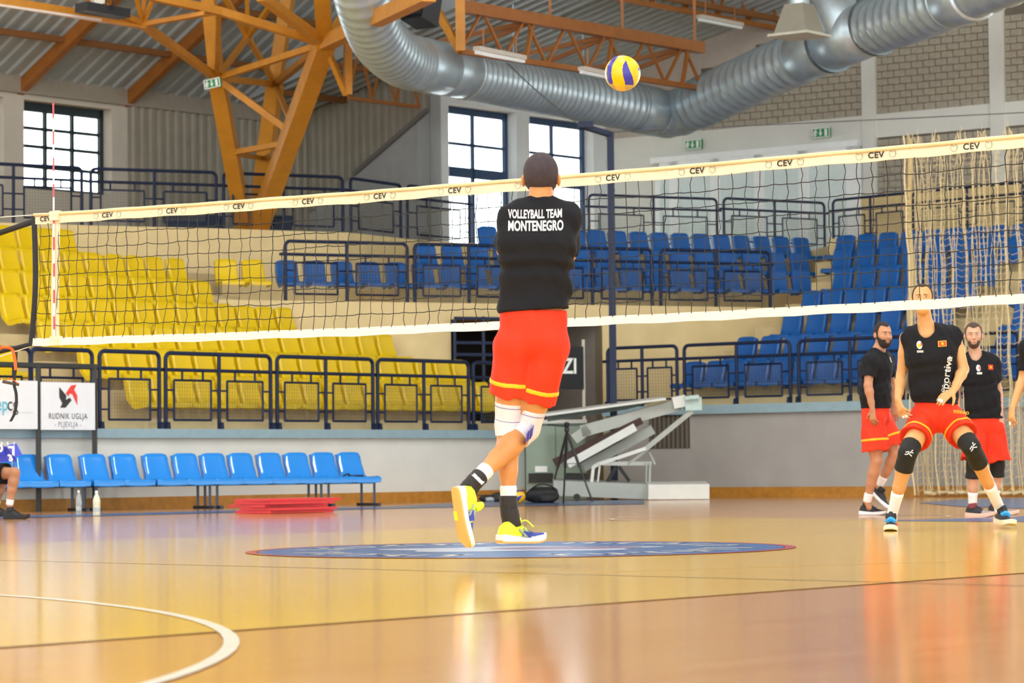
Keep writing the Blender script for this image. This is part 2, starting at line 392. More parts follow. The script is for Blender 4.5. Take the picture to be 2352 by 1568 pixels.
def window(F, name, h, t, cols, rows, mframe, bw=.07, head=.12):
    a0, a1, z0, z1 = h; e = empty(name, F.P((a0 + a1) / 2, t, z0), kind='structure')
    fr = MB(); fr.fbox(F, a0, a1, t, t + .08, z1 - head, z1); fr.fbox(F, a0, a1, t, t + .08, z0, z0 + bw)
    fr.fbox(F, a0, a0 + bw, t, t + .08, z0, z1); fr.fbox(F, a1 - bw * 1.3, a1, t, t + .08, z0, z1); fr.build('window_frame', mframe, e)
    X = [a0 + bw] + [a0 + bw + (a1 - a0 - 2.3 * bw) * c for c in cols] + [a1 - bw * 1.3]; Z = [z0 + bw] + [z0 + bw + (z1 - z0 - bw - head) * r[0] for r in rows] + [z1 - head]
    for x in X[1:-1]:
        b = MB(); b.fbox(F, x - .03, x + .03, t + .005, t + .075, z0 + bw, z1 - head); b.build('mullion', mframe, e)
    for z, r in zip(Z[1:-1], rows):
        b = MB(); b.fbox(F, a0 + bw, a1 - bw * 1.3, t + .005, t + .075, z - r[1] / 2, z + r[1] / 2); b.build('transom', mframe, e)
    for i in range(len(X) - 1):
        for j in range(len(Z) - 1):
            b = MB(); b.fbox(F, X[i], X[i + 1], t + .03, t + .04, Z[j], Z[j + 1]); b.build('pane', M_glass, e)
    return e
def hole(F, t, xl, xr, yt_l, yb_l):
    a0, zt = F.px(xl, yt_l, t); _, zb = F.px(xl, yb_l, t); return [a0, F.a(xr, t, yt_l), zb, zt]
hA = hole(FL, TB, 55, 257, 228, 432); hB = [hA[0] - 2.95, hA[0] - 2.95 + (hA[1] - hA[0]), hA[2], hA[3]]
hB[1] = FL.a(9, TB, 300); hB[0] = hB[1] - (hA[1] - hA[0])
ZTOP = 9.6
holed_wall(FL, SWL - 3, s_far + .3, TB, TB + .35, ZW - .2, FL.px(280, 205, TB)[1] + .6, [hA, hB], 'wall_back_left', mat('warm_plaster', '#b9b3a6', .8, var=.06, scale=2, bump=.1))
window(FL, 'window_1', hA, TB + .24, [1 / 3, 2 / 3], [(.27, .06), (.54, .06), (.78, .06)], M_framed, head=.17)
window(FL, 'window_2', hB, TB + .24, [1 / 3, 2 / 3], [(.27, .06), (.54, .06), (.78, .06)], M_framed, head=.17)
# windowed middle wall
SM1 = None
# meets the right back wall: solve along w1
TRB = 9.2
A_ = np.array([[w1[0], -w2[0]], [w1[1], -w2[1]]]); rhs = (FR.P(0, TRB, 0) - FL.P(0, T1, 0))[:2]; SM1, SRc = np.linalg.solve(A_, rhs)
hC = hole(FL, T1, 1030, 1186, 238, 560); hD = hole(FL, T1, 1216, 1372, 268, 590)
hD[2] = hC[2]; hD[3] = hC[3]; hD[1] = hD[0] + (hC[1] - hC[0])
holed_wall(FL, s_far, SM1 + .1, T1, T1 + .35, 2.5, 9.4, [hC, hD], 'wall_back_middle', M_white2)
rowsM = [(.50, .20), (.83, .05)]
def wm_window(name, h):
    H_ = h[3] - h[2]; 
    return window(FL, name, h, T1 + .24, [.5], [(.55, .2), (.77, .06)], M_frame, head=.14)
wm_window('window_3', hC); wm_window('window_4', hD)
# linking wall between the two (side wall seen left of the windows), clad above a sloping edge
FK = Frame(FL.P(s_far, TB, 0), -n1, w1)          # a: towards the viewer
LK = TB - T1
w = MB(); w.fbox(FK, -.1, LK + .0, 0, .3, ZW - .3, 9.4); w.build('wall_link', mat('link_plaster', '#9b9c9b', .8, var=.05), kind='structure')
M_clad = mat('cladding_grey', '#8b8577', .6, var=.1, scale=3)
def corrugated(F, a0, a1, t, zlo, zhi, pitch, depth, name, m):
    b = MB(); n = int((a1 - a0) / pitch); top = []; bot = []
    for i in range(n + 1):
        for fr_, dd in ((0, 0), (.35, 0), (.5, depth), (.85, depth)):
            a = a0 + (i + fr_) * pitch
            if a > a1: break
            zl = zlo(a) if callable(zlo) else zlo; zh = zhi(a) if callable(zhi) else zhi
            bot.append(F.P(a, t - dd, zl)); top.append(F.P(a, t - dd, zh))
    b.grid([bot, top]); return b.build(name, m, kind='structure')
corrugated(FL, FL.a(296, TB), s_far, TB - .02, ZW, FL.px(400, 227, TB)[1] + .25, .22, .05, 'wall_cladding_left', M_clad)
def kz(x, y): 
    return FK.px(x, y, -.02)
k0, k1 = kz(985, 252), kz(815, 400)
corrugated(FK, .05, k0[0], -.03, lambda a: max(ZW, k1[1] + (a - k1[0]) * (k0[1] - k1[1]) / (k0[0] - k1[0])), 9.0, .2, .05, 'wall_cladding_link', M_clad)
e_ = MB(); e_.bar(FK.P(k1[0], -.06, k1[1]), FK.P(k0[0], -.06, k0[1]), .06, .08); e_.build('trim_3', mat('edge_strip', '#6d6a66', .6), kind='structure')
# right back wall
SRE = FR.a(2600, TRB, 300)
M_mortar = mat('block_mortar', '#6f6a5d', .9, var=.08)
doorL, doorR = FR.a(1512, TRB, 400), FR.a(1984, TRB, 400); zdoor = FR.px(1900, 343, TRB)[1]
w = MB(); w.fbox(FR, SRc - .1, SRE, TRB, TRB + .35, 2.5, 12.5); WBR = w.build('wall_back_right', M_mortar, kind='structure')
def fpoly_px(F, t, pts): return [F.P(*(lambda q: (q[0], t, q[1]))(F.px(x, y, t))) for x, y in pts]
zb1 = FR.px(2150, 250, TRB)[1]; zb0 = FR.px(2150, 305, TRB)[1]; zc0 = FR.px(2050, 318, TRB)[1]
w = MB(); w.fbox(FR, SRc - .1, SRE, TRB - .05, TRB, zb0, zb1); w.build('beam_white', M_white, kind='structure')
cols = [(1986, 2016), (2280, 2312)]
colA = []
for xl, xr in cols:
    a0, a1 = FR.a(xl, TRB, 300), FR.a(xr, TRB, 300); colA.append((a0, a1))
    w = MB(); w.fbox(FR, a0, a1, TRB - .1, TRB, ZW - .1, 12.4); w.build('wall_pilaster', M_white, kind='structure')
w = MB(); w.fbox(FR, SRc, colA[0][0], TRB - .045, TRB, ZW - .3, zb0); w.build('wall_panel', M_white, kind='structure')
# plaster triangle under the roof above the stepped blockwork
pl = FR.px(1480, 300, TRB)[0]
BW, BH = .262, .137
bmesh_full = None
def brick_mesh(wd):
    b = MB(); b.fbox(Frame(v3(0, 0, 0), v3(1, 0, 0), v3(0, 1, 0)), -wd / 2 + .009, wd / 2 - .009, -.03, 0, .008, BH - .008)
    return b.mesh('brick', M_brick)
M_brick = mat('grey_block', '#a8a192', .85, var=.1, scale=14, bump=.25, bscale=90)
_bm = {}
def bricks(a0, a1, z0, z1, keep=None):
    k = 0; z = z0
    pm = MB(); pm.fbox(FR, a0, a1, TRB - .004, TRB, z0, z1); panel = pm.build('wall_block_panel', M_mortar, kind='structure')
    while z < z1 - .02:
        off = (k % 2) * BW / 2; a = a0 - off
        while a < a1 - .02:
            l, r = max(a, a0), min(a + BW, a1); wd = round(r - l, 3)
            if wd > .05 and (keep is None or keep((l + r) / 2, z + BH / 2)):
                if wd not in _bm: _bm[wd] = brick_mesh(wd)
                o = bpy.data.objects.new('brick', _bm[wd]); COL.objects.link(o); o.parent = panel
                P = FR.P((l + r) / 2, TRB, z); o.location = Vector(P) - wloc(panel); o.rotation_euler = (0, 0, FR.ang())
            a += BW
        z += BH; k += 1
def seen(a, z):
    x, y, _ = pj(FR.P(a, TRB, z)); return -30 < y < 500 and x < 2370 and y > 255 - (x - 1640) * .47 - 60
bricks(colA[0][1], colA[1][0], zb1, FR.px(2150, 45, TRB)[1], seen)
bricks(colA[1][1], FR.a(2368, TRB, 200), zb1, FR.px(2330, 35, TRB)[1], seen)
stepx = [(FR.a(1612, TRB, 160), FR.px(1612, 158, TRB)[1]), (FR.a(1738, TRB, 105), FR.px(1738, 103, TRB)[1])]
def keepL(a, z):
    x, y, _ = pj(FR.P(a, TRB, z))
    if x < 1738 and z > stepx[0][1]: return False
    if z > stepx[1][1] or x < 1612 and y < 200: return False
    return seen(a, z) and y < 330
bricks(FR.a(1612, TRB, 200), colA[0][0], zb1, FR.px(1738, 100, TRB)[1], keepL)
bricks(colA[0][1], colA[1][0], zc0 - BH * 9, zc0 - .01, None)
bricks(colA[1][1], FR.a(2368, TRB, 200), zc0 - BH * 9, zc0 - .01, None)
w = MB(); w.extrude([FR.P(SRc, TRB - .04, zb1), FR.P(stepx[0][0], TRB - .04, zb1), FR.P(stepx[0][0], TRB - .04, stepx[0][1]), FR.P(stepx[1][0], TRB - .04, stepx[0][1]), FR.P(stepx[1][0], TRB - .04, stepx[1][1]), FR.P(stepx[1][0] + 1.6, TRB - .04, stepx[1][1]), FR.P(stepx[1][0] + 1.6, TRB - .04, 12), FR.P(SRc, TRB - .04, 12)], n2 * .03)
w.build('wall_gable', mat('gable_plaster', '#b3a99f', .8), kind='structure')
# cream dado on the walkway side of the right back wall
w = MB(); w.fbox(FR, colA[0][0] - .3, SRE, TRB - .12, TRB - .1, 3.5, FR.px(2050, 445, TRB - .12)[1]); w.build('wall_dado', M_cream, kind='structure')
w = MB(); w.fbox(FR, FR.a(1908, 6.0), SRE, 6.0, TRB, 3.0, 4.66); w.build('floor_walkway_right', M_cream, kind='structure')
w = MB(); w.prism([FMR7.P(-.4, 1.2, 0)[:2], FMR7.P(LM7 + .5, 1.2, 0)[:2], FR.P(FR.a(1908, 7.5), 7.5, 0)[:2], FR.P(FR.a(1908, TRB), TRB, 0)[:2], FR.P(SRc, TRB, 0)[:2], FL.P(s_far + .5, T1, 0)[:2]], 3.2, 4.66); w.build('floor_walkway_middle', M_cream, kind='structure')
# white glazed doors along the right back wall
M_dfr = mat('door_frame_white', '#eef3f4', .4, var=.03); M_dpane = mat('door_pane_frosted', '#dbe9ea', .25, var=.04)
xs = [1512, 1555, 1650, 1750, 1852, 1962, 1984]
for i in range(len(xs) - 1):
    a0, a1 = FR.a(xs[i], TRB, 400), FR.a(xs[i + 1], TRB, 400)
    e = empty('door_%d' % (i + 1), FR.P((a0 + a1) / 2, TRB - .06, 4.5), kind='structure')
    fr = MB()
    for (l, r, b0, b1) in ((a0, a0 + .11, 4.5, zdoor), (a1 - .11, a1, 4.5, zdoor), (a0, a1, zdoor - .13, zdoor), (a0, a1, 4.5, 4.75)):
        if r - l > .02: fr.fbox(FR, l, min(r, a1), TRB - .13, TRB - .05, b0, b1)
    fr.build('door_frame', M_dfr, e)
    if a1 - a0 > .3:
        p = MB(); p.fbox(FR, a0 + .1, a1 - .1, TRB - .09, TRB - .07, 4.7, zdoor - .1); p.build('pane', M_dpane, e)
b = MB(); b.fbox(FR, FR.a(1510, TRB), FR.a(1986, TRB), TRB - .16, TRB - .04, zdoor, zdoor + .12); b.build('trim_4', M_dfr, kind='structure')
# ================================================================== ROOF
M_sheet = mat('roof_sheet', '#9aa2a4', .5, metal=0., var=.1, scale=2)
M_or = mat('orange_steel', '#c08122', .5, var=.12, scale=5)
M_ord = mat('orange_steel_dark', '#935a20', .55, var=.12, scale=5)
ZE = FL.px(280, 208, TB)[1]
def roof(name, a0, a1, t0, t1, m, pitch, depth, mt, z0=None):
    zf = lambda t: (ZE if z0 is None else z0) + m * (TB - t)
    b = MB(); A = []; B = []; n = int((a1 - a0) / pitch)
    for i in range(n + 1):
        for fr_, dd in ((0, 0), (.55, 0), (.65, depth), (.9, depth)):
            a = a0 + (i + fr_) * pitch; A.append(FL.P(a, t0, zf(t0) - dd)); B.append(FL.P(a, t1, zf(t1) - dd))
    b.grid([A, B]); top = MB()
    o = b.build(name, mt, kind='structure'); return o
sLR = FL.a(545, TB, 240)
roof('ceiling_left', SWL - 4, sLR, TB + .3, -2, .54, .32, .05, M_sheet)
roof('ceiling', sLR, s_far + .3, TB + .3, -14, .225, .3, .05, M_sheet)
roof('ceiling_right', s_far + .3, SM1 + 8, T1 + .4, -14, .225, .3, .05, M_sheet, ZE + .16)
b = MB(); b.extrude([FL.P(sLR, TB, ZE), FL.P(sLR, -2, ZE + .54 * (TB + 2)), FL.P(sLR, -2, ZE + .225 * (TB + 2))], w1 * .04); b.build('ceiling_infill', M_sheet, kind='structure')
b = MB(); b.fbox(FL, SWL - 4, s_far, TB - .1, TB, ZE - .28, ZE + .05); b.build('trim_5', mat('eave_board', '#8f877a', .7), kind='structure')
b = MB(); b.prism([(-48, -18), (48, -18), (48, 78), (-48, 78)], 14.6, 14.8); b.build('ceiling_main', M_sheet, kind='structure')
FRW = Frame(v3(0, -18, 0), v3(1, 0, 0), v3(0, -1, 0))
holed_wall(FRW, -48, 48, 0, .3, 0, 14.6, [(x, x + 5.4, 2.5, 9.0) for x in range(-42, 40, 7)], 'wall_rear', M_white)
for x_ in (-48, 48):
    b = MB(); b.box((x_, 30, 7.3), v3(.15, 0, 0), v3(0, 48, 0), ZV * 7.3); b.build('wall_side', M_white, kind='structure')
def zl(t): return ZE + .54 * (TB - t)
def zm(t): return ZE + .225 * (TB - t)
for i, (x, y) in enumerate(((35, 190), (280, 222))):
    a = FL.a(x + 12, TB, y); b = MB(); b.bar(FL.P(a, TB + .1, zl(TB + .1) - .18), FL.P(a, 1.0, zl(1.0) - .18), .15, .22); b.build('roof_rafter', M_ord, kind='structure')
PLn = np.cross(w1, -n1 + ZV * .54); PLn /= np.linalg.norm(PLn)
for x, y in ((100, 70), (100, -60)):
    P = PP(x, y, FL.P(0, TB, ZE), PLn); t = (P - O1) @ n1
    b = MB(); b.bar(FL.P(SWL - 4, t, zl(t) - .12), FL.P(sLR, t, zl(t) - .12), .09, .11); b.build('roof_purlin', mat('purlin_brown', '#7d4f22', .6), kind='structure')
PMn = np.cross(w1, -n1 + ZV * .225); PMn /= np.linalg.norm(PMn)
for x, y in ((560, 105), (700, 205), (1500, -25)):
    P = PP(x, y, FL.P(0, TB, ZE), PMn); t = (P - O1) @ n1
    b = MB(); b.bar(FL.P(sLR, t, zm(t) - .12), FL.P(s_far + (0 if y > 0 else 9), t, zm(t) - .12), .09, .11); b.build('roof_purlin', MATS['purlin_brown'], kind='structure')

# ---- tree column and space frame (one steel thing, every member a part)
def strut(parent, name, p, q, w, m, h=None):
    w = w * .85 if name == 'strut' and w < .2 else w
    b = MB(); b.bar(p, q, w, h or w); return b.build(name, m, parent)
base = PZ(577, 537, ZW)
TREE = empty('tree_column', base, 'orange steel tree column of leaning legs and struts on the upper walkway', 'column')
NA, NB, NC = PD(498, 180, 50.0), PD(632, 193, 53.5), PD(746, 100, 47.5)
def lerp(p, q, t): return p + (q - p) * t
def leg(name, p, N, top, w):
    strut(TREE, name, p, N, w, M_or); 
    if top is not None: strut(TREE, 'leg', N, top, w * .85, M_or)
bA, bB, bC = base + v3(-.1, 0, 0), base + v3(.05, .25, 0), base + v3(.1, -.15, 0)
leg('leg', bA, NA, PD(476, -40, 49.5), .26); leg('leg', bB, NB, PD(666, -40, 53.5), .26); leg('leg', bC, NC, PD(738, -40, 46.5), .3)
A3, C3, B3 = lerp(bA, NA, .53), lerp(bC, NC, .52), lerp(bB, NB, .5)
A2, C2, B2 = lerp(bA, NA, .42), lerp(bC, NC, .52), lerp(bB, NB, .48)
for p, q_, w in ((NA, NC, .12), (NA, NB, .13), (NB, NC, .13), (NA, lerp(bC, NC, .55), .13), (NB, lerp(bC, NC, .57), .1),
               (A3, lerp(bC, NC, .5), .11), (A3, B3, .09), (B3, lerp(bC, NC, .48), .1)):
    strut(TREE, 'strut', p, q_, w, M_or)
J1 = PD(328, 56, 46.5); J2 = PD(569, 85, 52); J0 = PD(-80, -10, 44); J3 = PD(504, 26, 46.5)
for p, q_, w in ((J1, NA, .14), (J0, J1, .16), (J1, J3, .1), (J1, PD(470, 30, 46.2), .08), (J3, NC, .15), (J3, PD(330, -12, 45.5), .15), (NA, PD(503, 28, 47.5), .1),
               (NA, J2, .1), (J2, PD(628, 5, 51), .1), (J2, NB, .1), (PD(518, -5, 51), J2, .1), (PD(567, -20, 51.5), J2, .09),
               (NC, PD(600, -8, 45.5), .17), (NC, PD(818, -14, 48.5), .12), (NC, PD(985, -14, 42.5), .22), (NC, PD(795, 217, 48), .1), (PD(799, 60, 48), PD(799, 217, 48), .15),
               (J1, PD(312, -14, 46), .08), (J1, PD(332, -14, 46.4), .07), (J1, PD(356, -14, 46.2), .07), (PD(200, -5, 45), J1, .1)):
    strut(TREE, 'strut', p, q_, w, M_or)
strut(TREE, 'tie_rod', PD(-40, 6, 43.9), PD(232, 46, 45.2), .035, mat('pale_rod', '#cfc4b8', .5))
# ---- roof trusses
def truss(name, A, B, top, n, label, w=.13, web=.045, btm=None, tail=0):
    d = (B - A); e = empty(name, A, label, 'truss')
    strut(e, 'top_chord', A + ZV * top, B + ZV * top, w * 1.3, M_ord, .2); strut(e, 'bottom_chord', A, B, w * .7, M_ord)
    for i in range(n):
        p, q_, r = A + d * i / n, A + d * (i + .5) / n, A + d * (i + 1) / n
        strut(e, 'web_bar', p, q_ + ZV * top, web, M_ord); strut(e, 'web_bar', q_ + ZV * top, r, web, M_ord)
    return e
def on_w1(px, py, d, px2):                    # a point, and where the line through it along w1 crosses image column px2
    A = PD(px, py, d); lo, hi = -40., 40.
    for _ in range(50):
        m = (lo + hi) / 2
        if pj(A + w1 * m)[0] < px2: lo = m
        else: hi = m
    return A, A + w1 * lo
e1, s1 = on_w1(1612, 203, 52.9, 1058)
TR1 = truss('roof_truss', s1, e1, .74, 6, 'orange roof truss above the spiral duct, ending at the gable wall')
for p, q_, w in ((s1 + ZV * 1.1 + v3(-.6, .3, 0), s1, .12), (s1 + ZV * 1.6, s1, .16)): strut(TR1, 'end_post', p, q_, w, M_or)
dd = e1 - s1
for f_ in (.05, .35, .65, .97): strut(TR1, 'hanger', lerp(s1, e1, f_) + ZV * .74, lerp(s1, e1, f_) + ZV * 1.75, .05, M_ord)
for i in range(3):
    c = s1 + dd * (.16 + .33 * i); strut(TR1, 'brace', c + n1 * 1.6 + ZV * .4, c + dd * .12 + ZV * .7, .08, M_ord); strut(TR1, 'brace', c + n1 * 1.9 + ZV * .0, c + dd * .12 + ZV * .7, .07, M_ord)
    strut(TR1, 'brace', c + dd * .12 + ZV * .7, c + dd * .09, .06, M_ord)
e2, s2 = on_w1(1790, 66, pj(FR.P(FR.a(1790, TRB, 70), TRB - .1, 9))[2], 1420)
truss('roof_truss', s2, e2, 1.0, 5, 'orange roof truss high at top right, left of the ceiling air diffuser')
e3, s3 = on_w1(962, 246, 54.0, 800)
truss('roof_truss', s3, e3, 1.0, 3, 'small brown roof truss behind the tree column, under the duct bend', .09, .04)
# ---- fluorescent fittings
def tube_light(pa, pb, label, d):
    A, B = PD(*pa, d), PD(*pb, d + 1.0); e = empty('strip_light', (A + B) / 2, label, 'light', 'unlit strip lights under the roof')
    strut(e, 'housing', A, B, .14, mat('lamp_housing', '#b9b3a8', .5), .07); strut(e, 'tube', A - ZV * .06, B - ZV * .06, .07, mat('lamp_tube', '#dfe4e6', .3), .05)
    strut(e, 'hanger', lerp(A, B, .15), lerp(A, B, .15) + ZV * .35, .02, M_ord); strut(e, 'hanger', lerp(A, B, .85), lerp(A, B, .85) + ZV * .35, .02, M_ord)
tube_light((1094, 111), (1202, 133), 'unlit strip light under the truss, left of the flying ball', 46.6)
tube_light((1335, 157), (1432, 178), 'unlit strip light partly hidden behind the flying ball', 48.8)
tube_light((1606, 38), (1702, 57), 'unlit strip light near the top edge, by the gable wall', 55)
# ---- projector bar and loudspeaker hung in the frame
c = PD(236, 24, 44.8); e = empty('projector_cradle', c, 'black box with wiring hung on the orange frame at top left', 'equipment')
P0, P1 = PD(186, 16, 44.6), PD(286, 33, 45.2); b = MB(); b.bar(P0, P1, .3, .14); b.build('case', mat('black_case', '#17151c', .5), e)
b = MB(); b.bar(PD(212, 2, 44.8), PD(236, -4, 44.9), .12, .16); b.build('lamp_head', mat('pale_plastic', '#d8d2c2', .4), e)
for x in (214, 226, 243, 258): strut(e, 'cable', PD(x, 22, 44.8), PD(x + random.randint(-6, 6), -15, 44.9), .02, MATS['black_case'])
strut(e, 'bracket', PD(205, 15, 44.8), PD(195, -30, 45), .05, M_ord)
c = PD(968, 20, 46); e = empty('loudspeaker', c, 'black loudspeaker hung under the roof beside the orange beam', 'speaker')
b = MB(); b.box(c, w2 * .22, ZV * .24 + n2 * .06, n2 * .2 - ZV * .06); b.build('cabinet', MATS['black_case'], e)
b = MB(); b.box(c - n2 * .21 + ZV * .07, w2 * .19, ZV * .2 + n2 * .05, n2 * .015); b.build('grille', mat('speaker_grille', '#221f28', .8, bump=.3, bscale=200), e)
strut(e, 'bracket', c, c + ZV * .6, .06, MATS['black_case'])
# ---- spiral ducts
M_duct = mat('galvanised', '#bccdd6', .36, metal=.6, var=.12, scale=4)
M_ductd = mat('galvanised_seam', '#7f8d95', .45, metal=.8, var=.1)
def smooth_path(pts, n=10):
    pts = [np.asarray(p) for p in pts]; out = []
    for i in range(len(pts) - 1):
        p0 = pts[max(0, i - 1)]; p1 = pts[i]; p2 = pts[i + 1]; p3 = pts[min(len(pts) - 1, i + 2)]
        for k in range(n):
            t = k / n; out.append(.5 * ((2 * p1) + (-p0 + p2) * t + (2 * p0 - 5 * p1 + 4 * p2 - p3) * t * t + (-p0 + 3 * p1 - 3 * p2 + p3) * t ** 3))
    return out + [pts[-1]]
def resample(pts, step):
    out = [pts[0]]; acc = 0
    for a, b_ in zip(pts, pts[1:]):
        L_ = np.linalg.norm(b_ - a); d = step - acc
        while d <= L_ + 1e-9: out.append(a + (b_ - a) * d / L_); d += step
        acc = (acc + L_) % step
    return out
def spiral(parent, name, pts, r, step, m, ridge=.02):
    pts = resample(pts, step / 5); rs = [r + (ridge if i % 5 in (0, 1) else 0) for i in range(len(pts))]
    b = MB(); b.tube(pts, rs, 28); return b.build(name, m, parent, smooth='all')
def collar(parent, p, q_, r, m, name='collar'):
    b = MB(); b.tube([p, lerp(p, q_, .03), lerp(p, q_, .97), q_], [r - .02, r, r, r - .02], 28); return b.build(name, m, parent, smooth=50)
cor = PD(1552, 262, 54.0)
Dst = PD(905, 132, 47.0)
DUCT = empty('spiral_duct', cor, 'large galvanised spiral air duct running round under the roof', 'duct')
RD_ = .44
L1a, L1b = PD(975, 150, 48.2), PD(1060, 165, 49.4)
spiral(DUCT, 'duct_bend', smooth_path([PD(815, -90, 44.5), PD(835, 0, 45), PD(868, 85, 46), PD(915, 132, 47), PD(958, 147, 48)], 12), RD_, .17, M_duct, .015)
collar(DUCT, PD(950, 145, 47.8), PD(1012, 157, 48.8), RD_ + .012, M_duct)
collar(DUCT, PD(1012, 157, 48.8), PD(1066, 167, 49.5), RD_ + .006, M_duct)
spiral(DUCT, 'duct_run', smooth_path([PD(1066, 167, 49.5), PD(1270, 208, 51.8), PD(1455, 246, 53.4)], 12), RD_, .16, M_duct, .022)
collar(DUCT, PD(1450, 245, 53.4), PD(1502, 257, 53.9), RD_ + .02, M_duct)
spiral(DUCT, 'duct_elbow', smooth_path([PD(1502, 257, 53.9), PD(1530, 262, 54.1), PD(1566, 256, 54), PD(1600, 240, 53.6)], 10), RD_, .3, M_duct, .012)
spiral(DUCT, 'duct_run', smooth_path([PD(1600, 240, 53.6), PD(1720, 184, 52.0), PD(1845, 128, 50.4)], 12), RD_, .26, M_duct, .034)
collar(DUCT, PD(1845, 128, 50.4), PD(1905, 102, 49.6), RD_ + .03, M_duct)
spiral(DUCT, 'branch_piece', smooth_path([PD(1905, 102, 49.6), PD(1960, 80, 48.9), PD(2015, 58, 48.2)], 10), RD_ + .03, 3., M_duct, .0)
spiral(DUCT, 'duct_run', smooth_path([PD(2010, 60, 48.2), PD(2100, 30, 47.0), PD(2185, -2, 46.0)], 12), RD_, .26, M_duct, .034)
collar(DUCT, PD(2185, -2, 46.0), PD(2238, -20, 45.3), RD_ + .03, M_duct)
spiral(DUCT, 'duct_run', smooth_path([PD(2238, -20, 45.3), PD(2420, -85, 43.5)], 12), RD_ - .03, .4, M_duct, .02)
BR = smooth_path([PD(1955, 85, 48.8), PD(1925, 35, 49.0), PD(1895, -30, 49.2)], 8); collar(DUCT, BR[2], BR[-1], .36, M_duct, 'branch_duct')
for p, q_ in ((PD(1905, 102, 49.6), PD(1913, 98.5, 49.5)), (PD(2008, 61, 48.3), PD(2016, 57.5, 48.2))): collar(DUCT, p, q_, RD_ + .07, M_ductd, 'flange')
for px in (1180, 1340):
    p = PD(px, 165 + (px - 1176) * .205, 50.7 + (px - 1176) * .009); strut(DUCT, 'hanger', p, p + ZV * 1.2, .02, M_ductd)
# air diffuser
c = PD(1836, 82, 46.5); e = empty('air_diffuser', c, 'grey box-shaped air diffuser hanging from the ceiling duct', 'vent')
b = MB(); q4 = lambda z, h: [c + w2 * a * h + n2 * bb * h + ZV * z for a, bb in ((-1, -1), (1, -1), (1, 1), (-1, 1))]
M_dif = mat('diffuser_grey', '#8c897c', .6); b.add(q4(.02, .3) + q4(.5, .17), [(0, 1, 5, 4), (1, 2, 6, 5), (2, 3, 7, 6), (3, 0, 4, 7), (4, 5, 6, 7)]); b.build('hood', M_dif, e)
b = MB(); b.box(c, w2 * .37, n2 * .37, ZV * .02); b.build('plate', mat('diffuser_plate', '#b7b8a8', .5), e)
b = MB(); b.tube([c + ZV * .45, c + ZV * 1.1], .17, 16); b.build('neck', M_duct, e, smooth=40)
# thin wires across the hall
def wire(pts, r, label, name='cable'):
    b = MB(); b.tube(smooth_path(pts, 8), r, 5); return b.build(name, mat('cable_grey', '#55565a', .6), label=label, cat='cable')
wire([PD(1165, 145, 49.5), PD(1240, 215, 49.0), PD(1335, 290, 48.6)], .012, 'thin dark stay wire from the duct down to the post arm')
wire([PD(1405, 303, pj(PZ(1409, 926, H2))[2]), PD(1950, 278, 44.5), PD(2420, 255, 43)], .008, 'thin grey suspension wire over the beige safety net')
# ---- exit signs
M_green = mat('exit_green', '#1d8a5a', .5, var=.04); M_wsign = mat('sign_white', '#eef3ee', .5, var=.02)
def exit_sign(name, C, ex, ey, w, h, label, pole=None):
    nz = np.cross(ex, ey); e = empty(name, C, label, 'exit sign', 'green emergency exit signs')
    b = MB(); b.box(C, ex * w / 2, ey * h / 2, nz * .03); b.build('board', M_green, e)
    def R_(x0, x1, y0, y1): b2.box(C + ex * (x0 + x1) / 2 * w + ey * (y0 + y1) / 2 * h + nz * .033, ex * (x1 - x0) / 2 * w, ey * (y1 - y0) / 2 * h, nz * .003)
    b2 = MB(); R_(.22, .36, -.36, .36); b2.build('door_symbol', M_wsign, e)
    b2 = MB()
    for p, q_ in (((-.30, .28), (-.36, .02)), ((-.36, .02), (-.26, -.12)), ((-.26, -.12), (-.36, -.36)), ((-.34, .0), (-.44, -.2)), ((-.32, .16), (-.2, .06)), ((-.32, .16), (-.42, .1))):
        b2.bar(C + ex * p[0] * w + ey * p[1] * h + nz * .033, C + ex * q_[0] * w + ey * q_[1] * h + nz * .033, .07 * w, .004, nz)
    R_(-.31, -.25, .28, .42); b2.build('running_figure', M_wsign, e)
    b2 = MB(); R_(-.05, .02, -.02, .36); b2.extrude([C + ex * a * w + ey * bb * h + nz * .03 for a, bb in ((-.12, .0), (-.015, -.36), (.09, .0))], nz * .006); b2.build('arrow', M_wsign, e)
    b2 = MB()
    for s_ in (-1, 1): b2.box(C + ey * s_ * h * .47 + nz * .031, ex * w * .48, ey * .008, nz * .003); b2.box(C + ex * s_ * w * .485 + nz * .031, ex * .008, ey * h * .48, nz * .003)
    b2.build('border', M_wsign, e)
exl = PD(511, 183, 49.3) - PD(467, 193, 49.5); exl[2] = exl[2]; exl /= np.linalg.norm(exl)
exit_sign('exit_sign', PD(489, 191.5, 49.5), exl, np.cross(exl, v3(0, 1, 0)) * 1.0, .33, .18, 'green exit sign fixed on the orange tree column')
for x, y, lb in ((1593, 332, 'green exit sign over the white doors, just under the duct elbow'), (1887, 305, 'green exit sign over the white doors, nearest the block wall')):
    a, z = FR.px(x, y, TRB - .12); exit_sign('exit_sign', FR.P(a, TRB - .12, z), w2, ZV, .4, .19, lb)
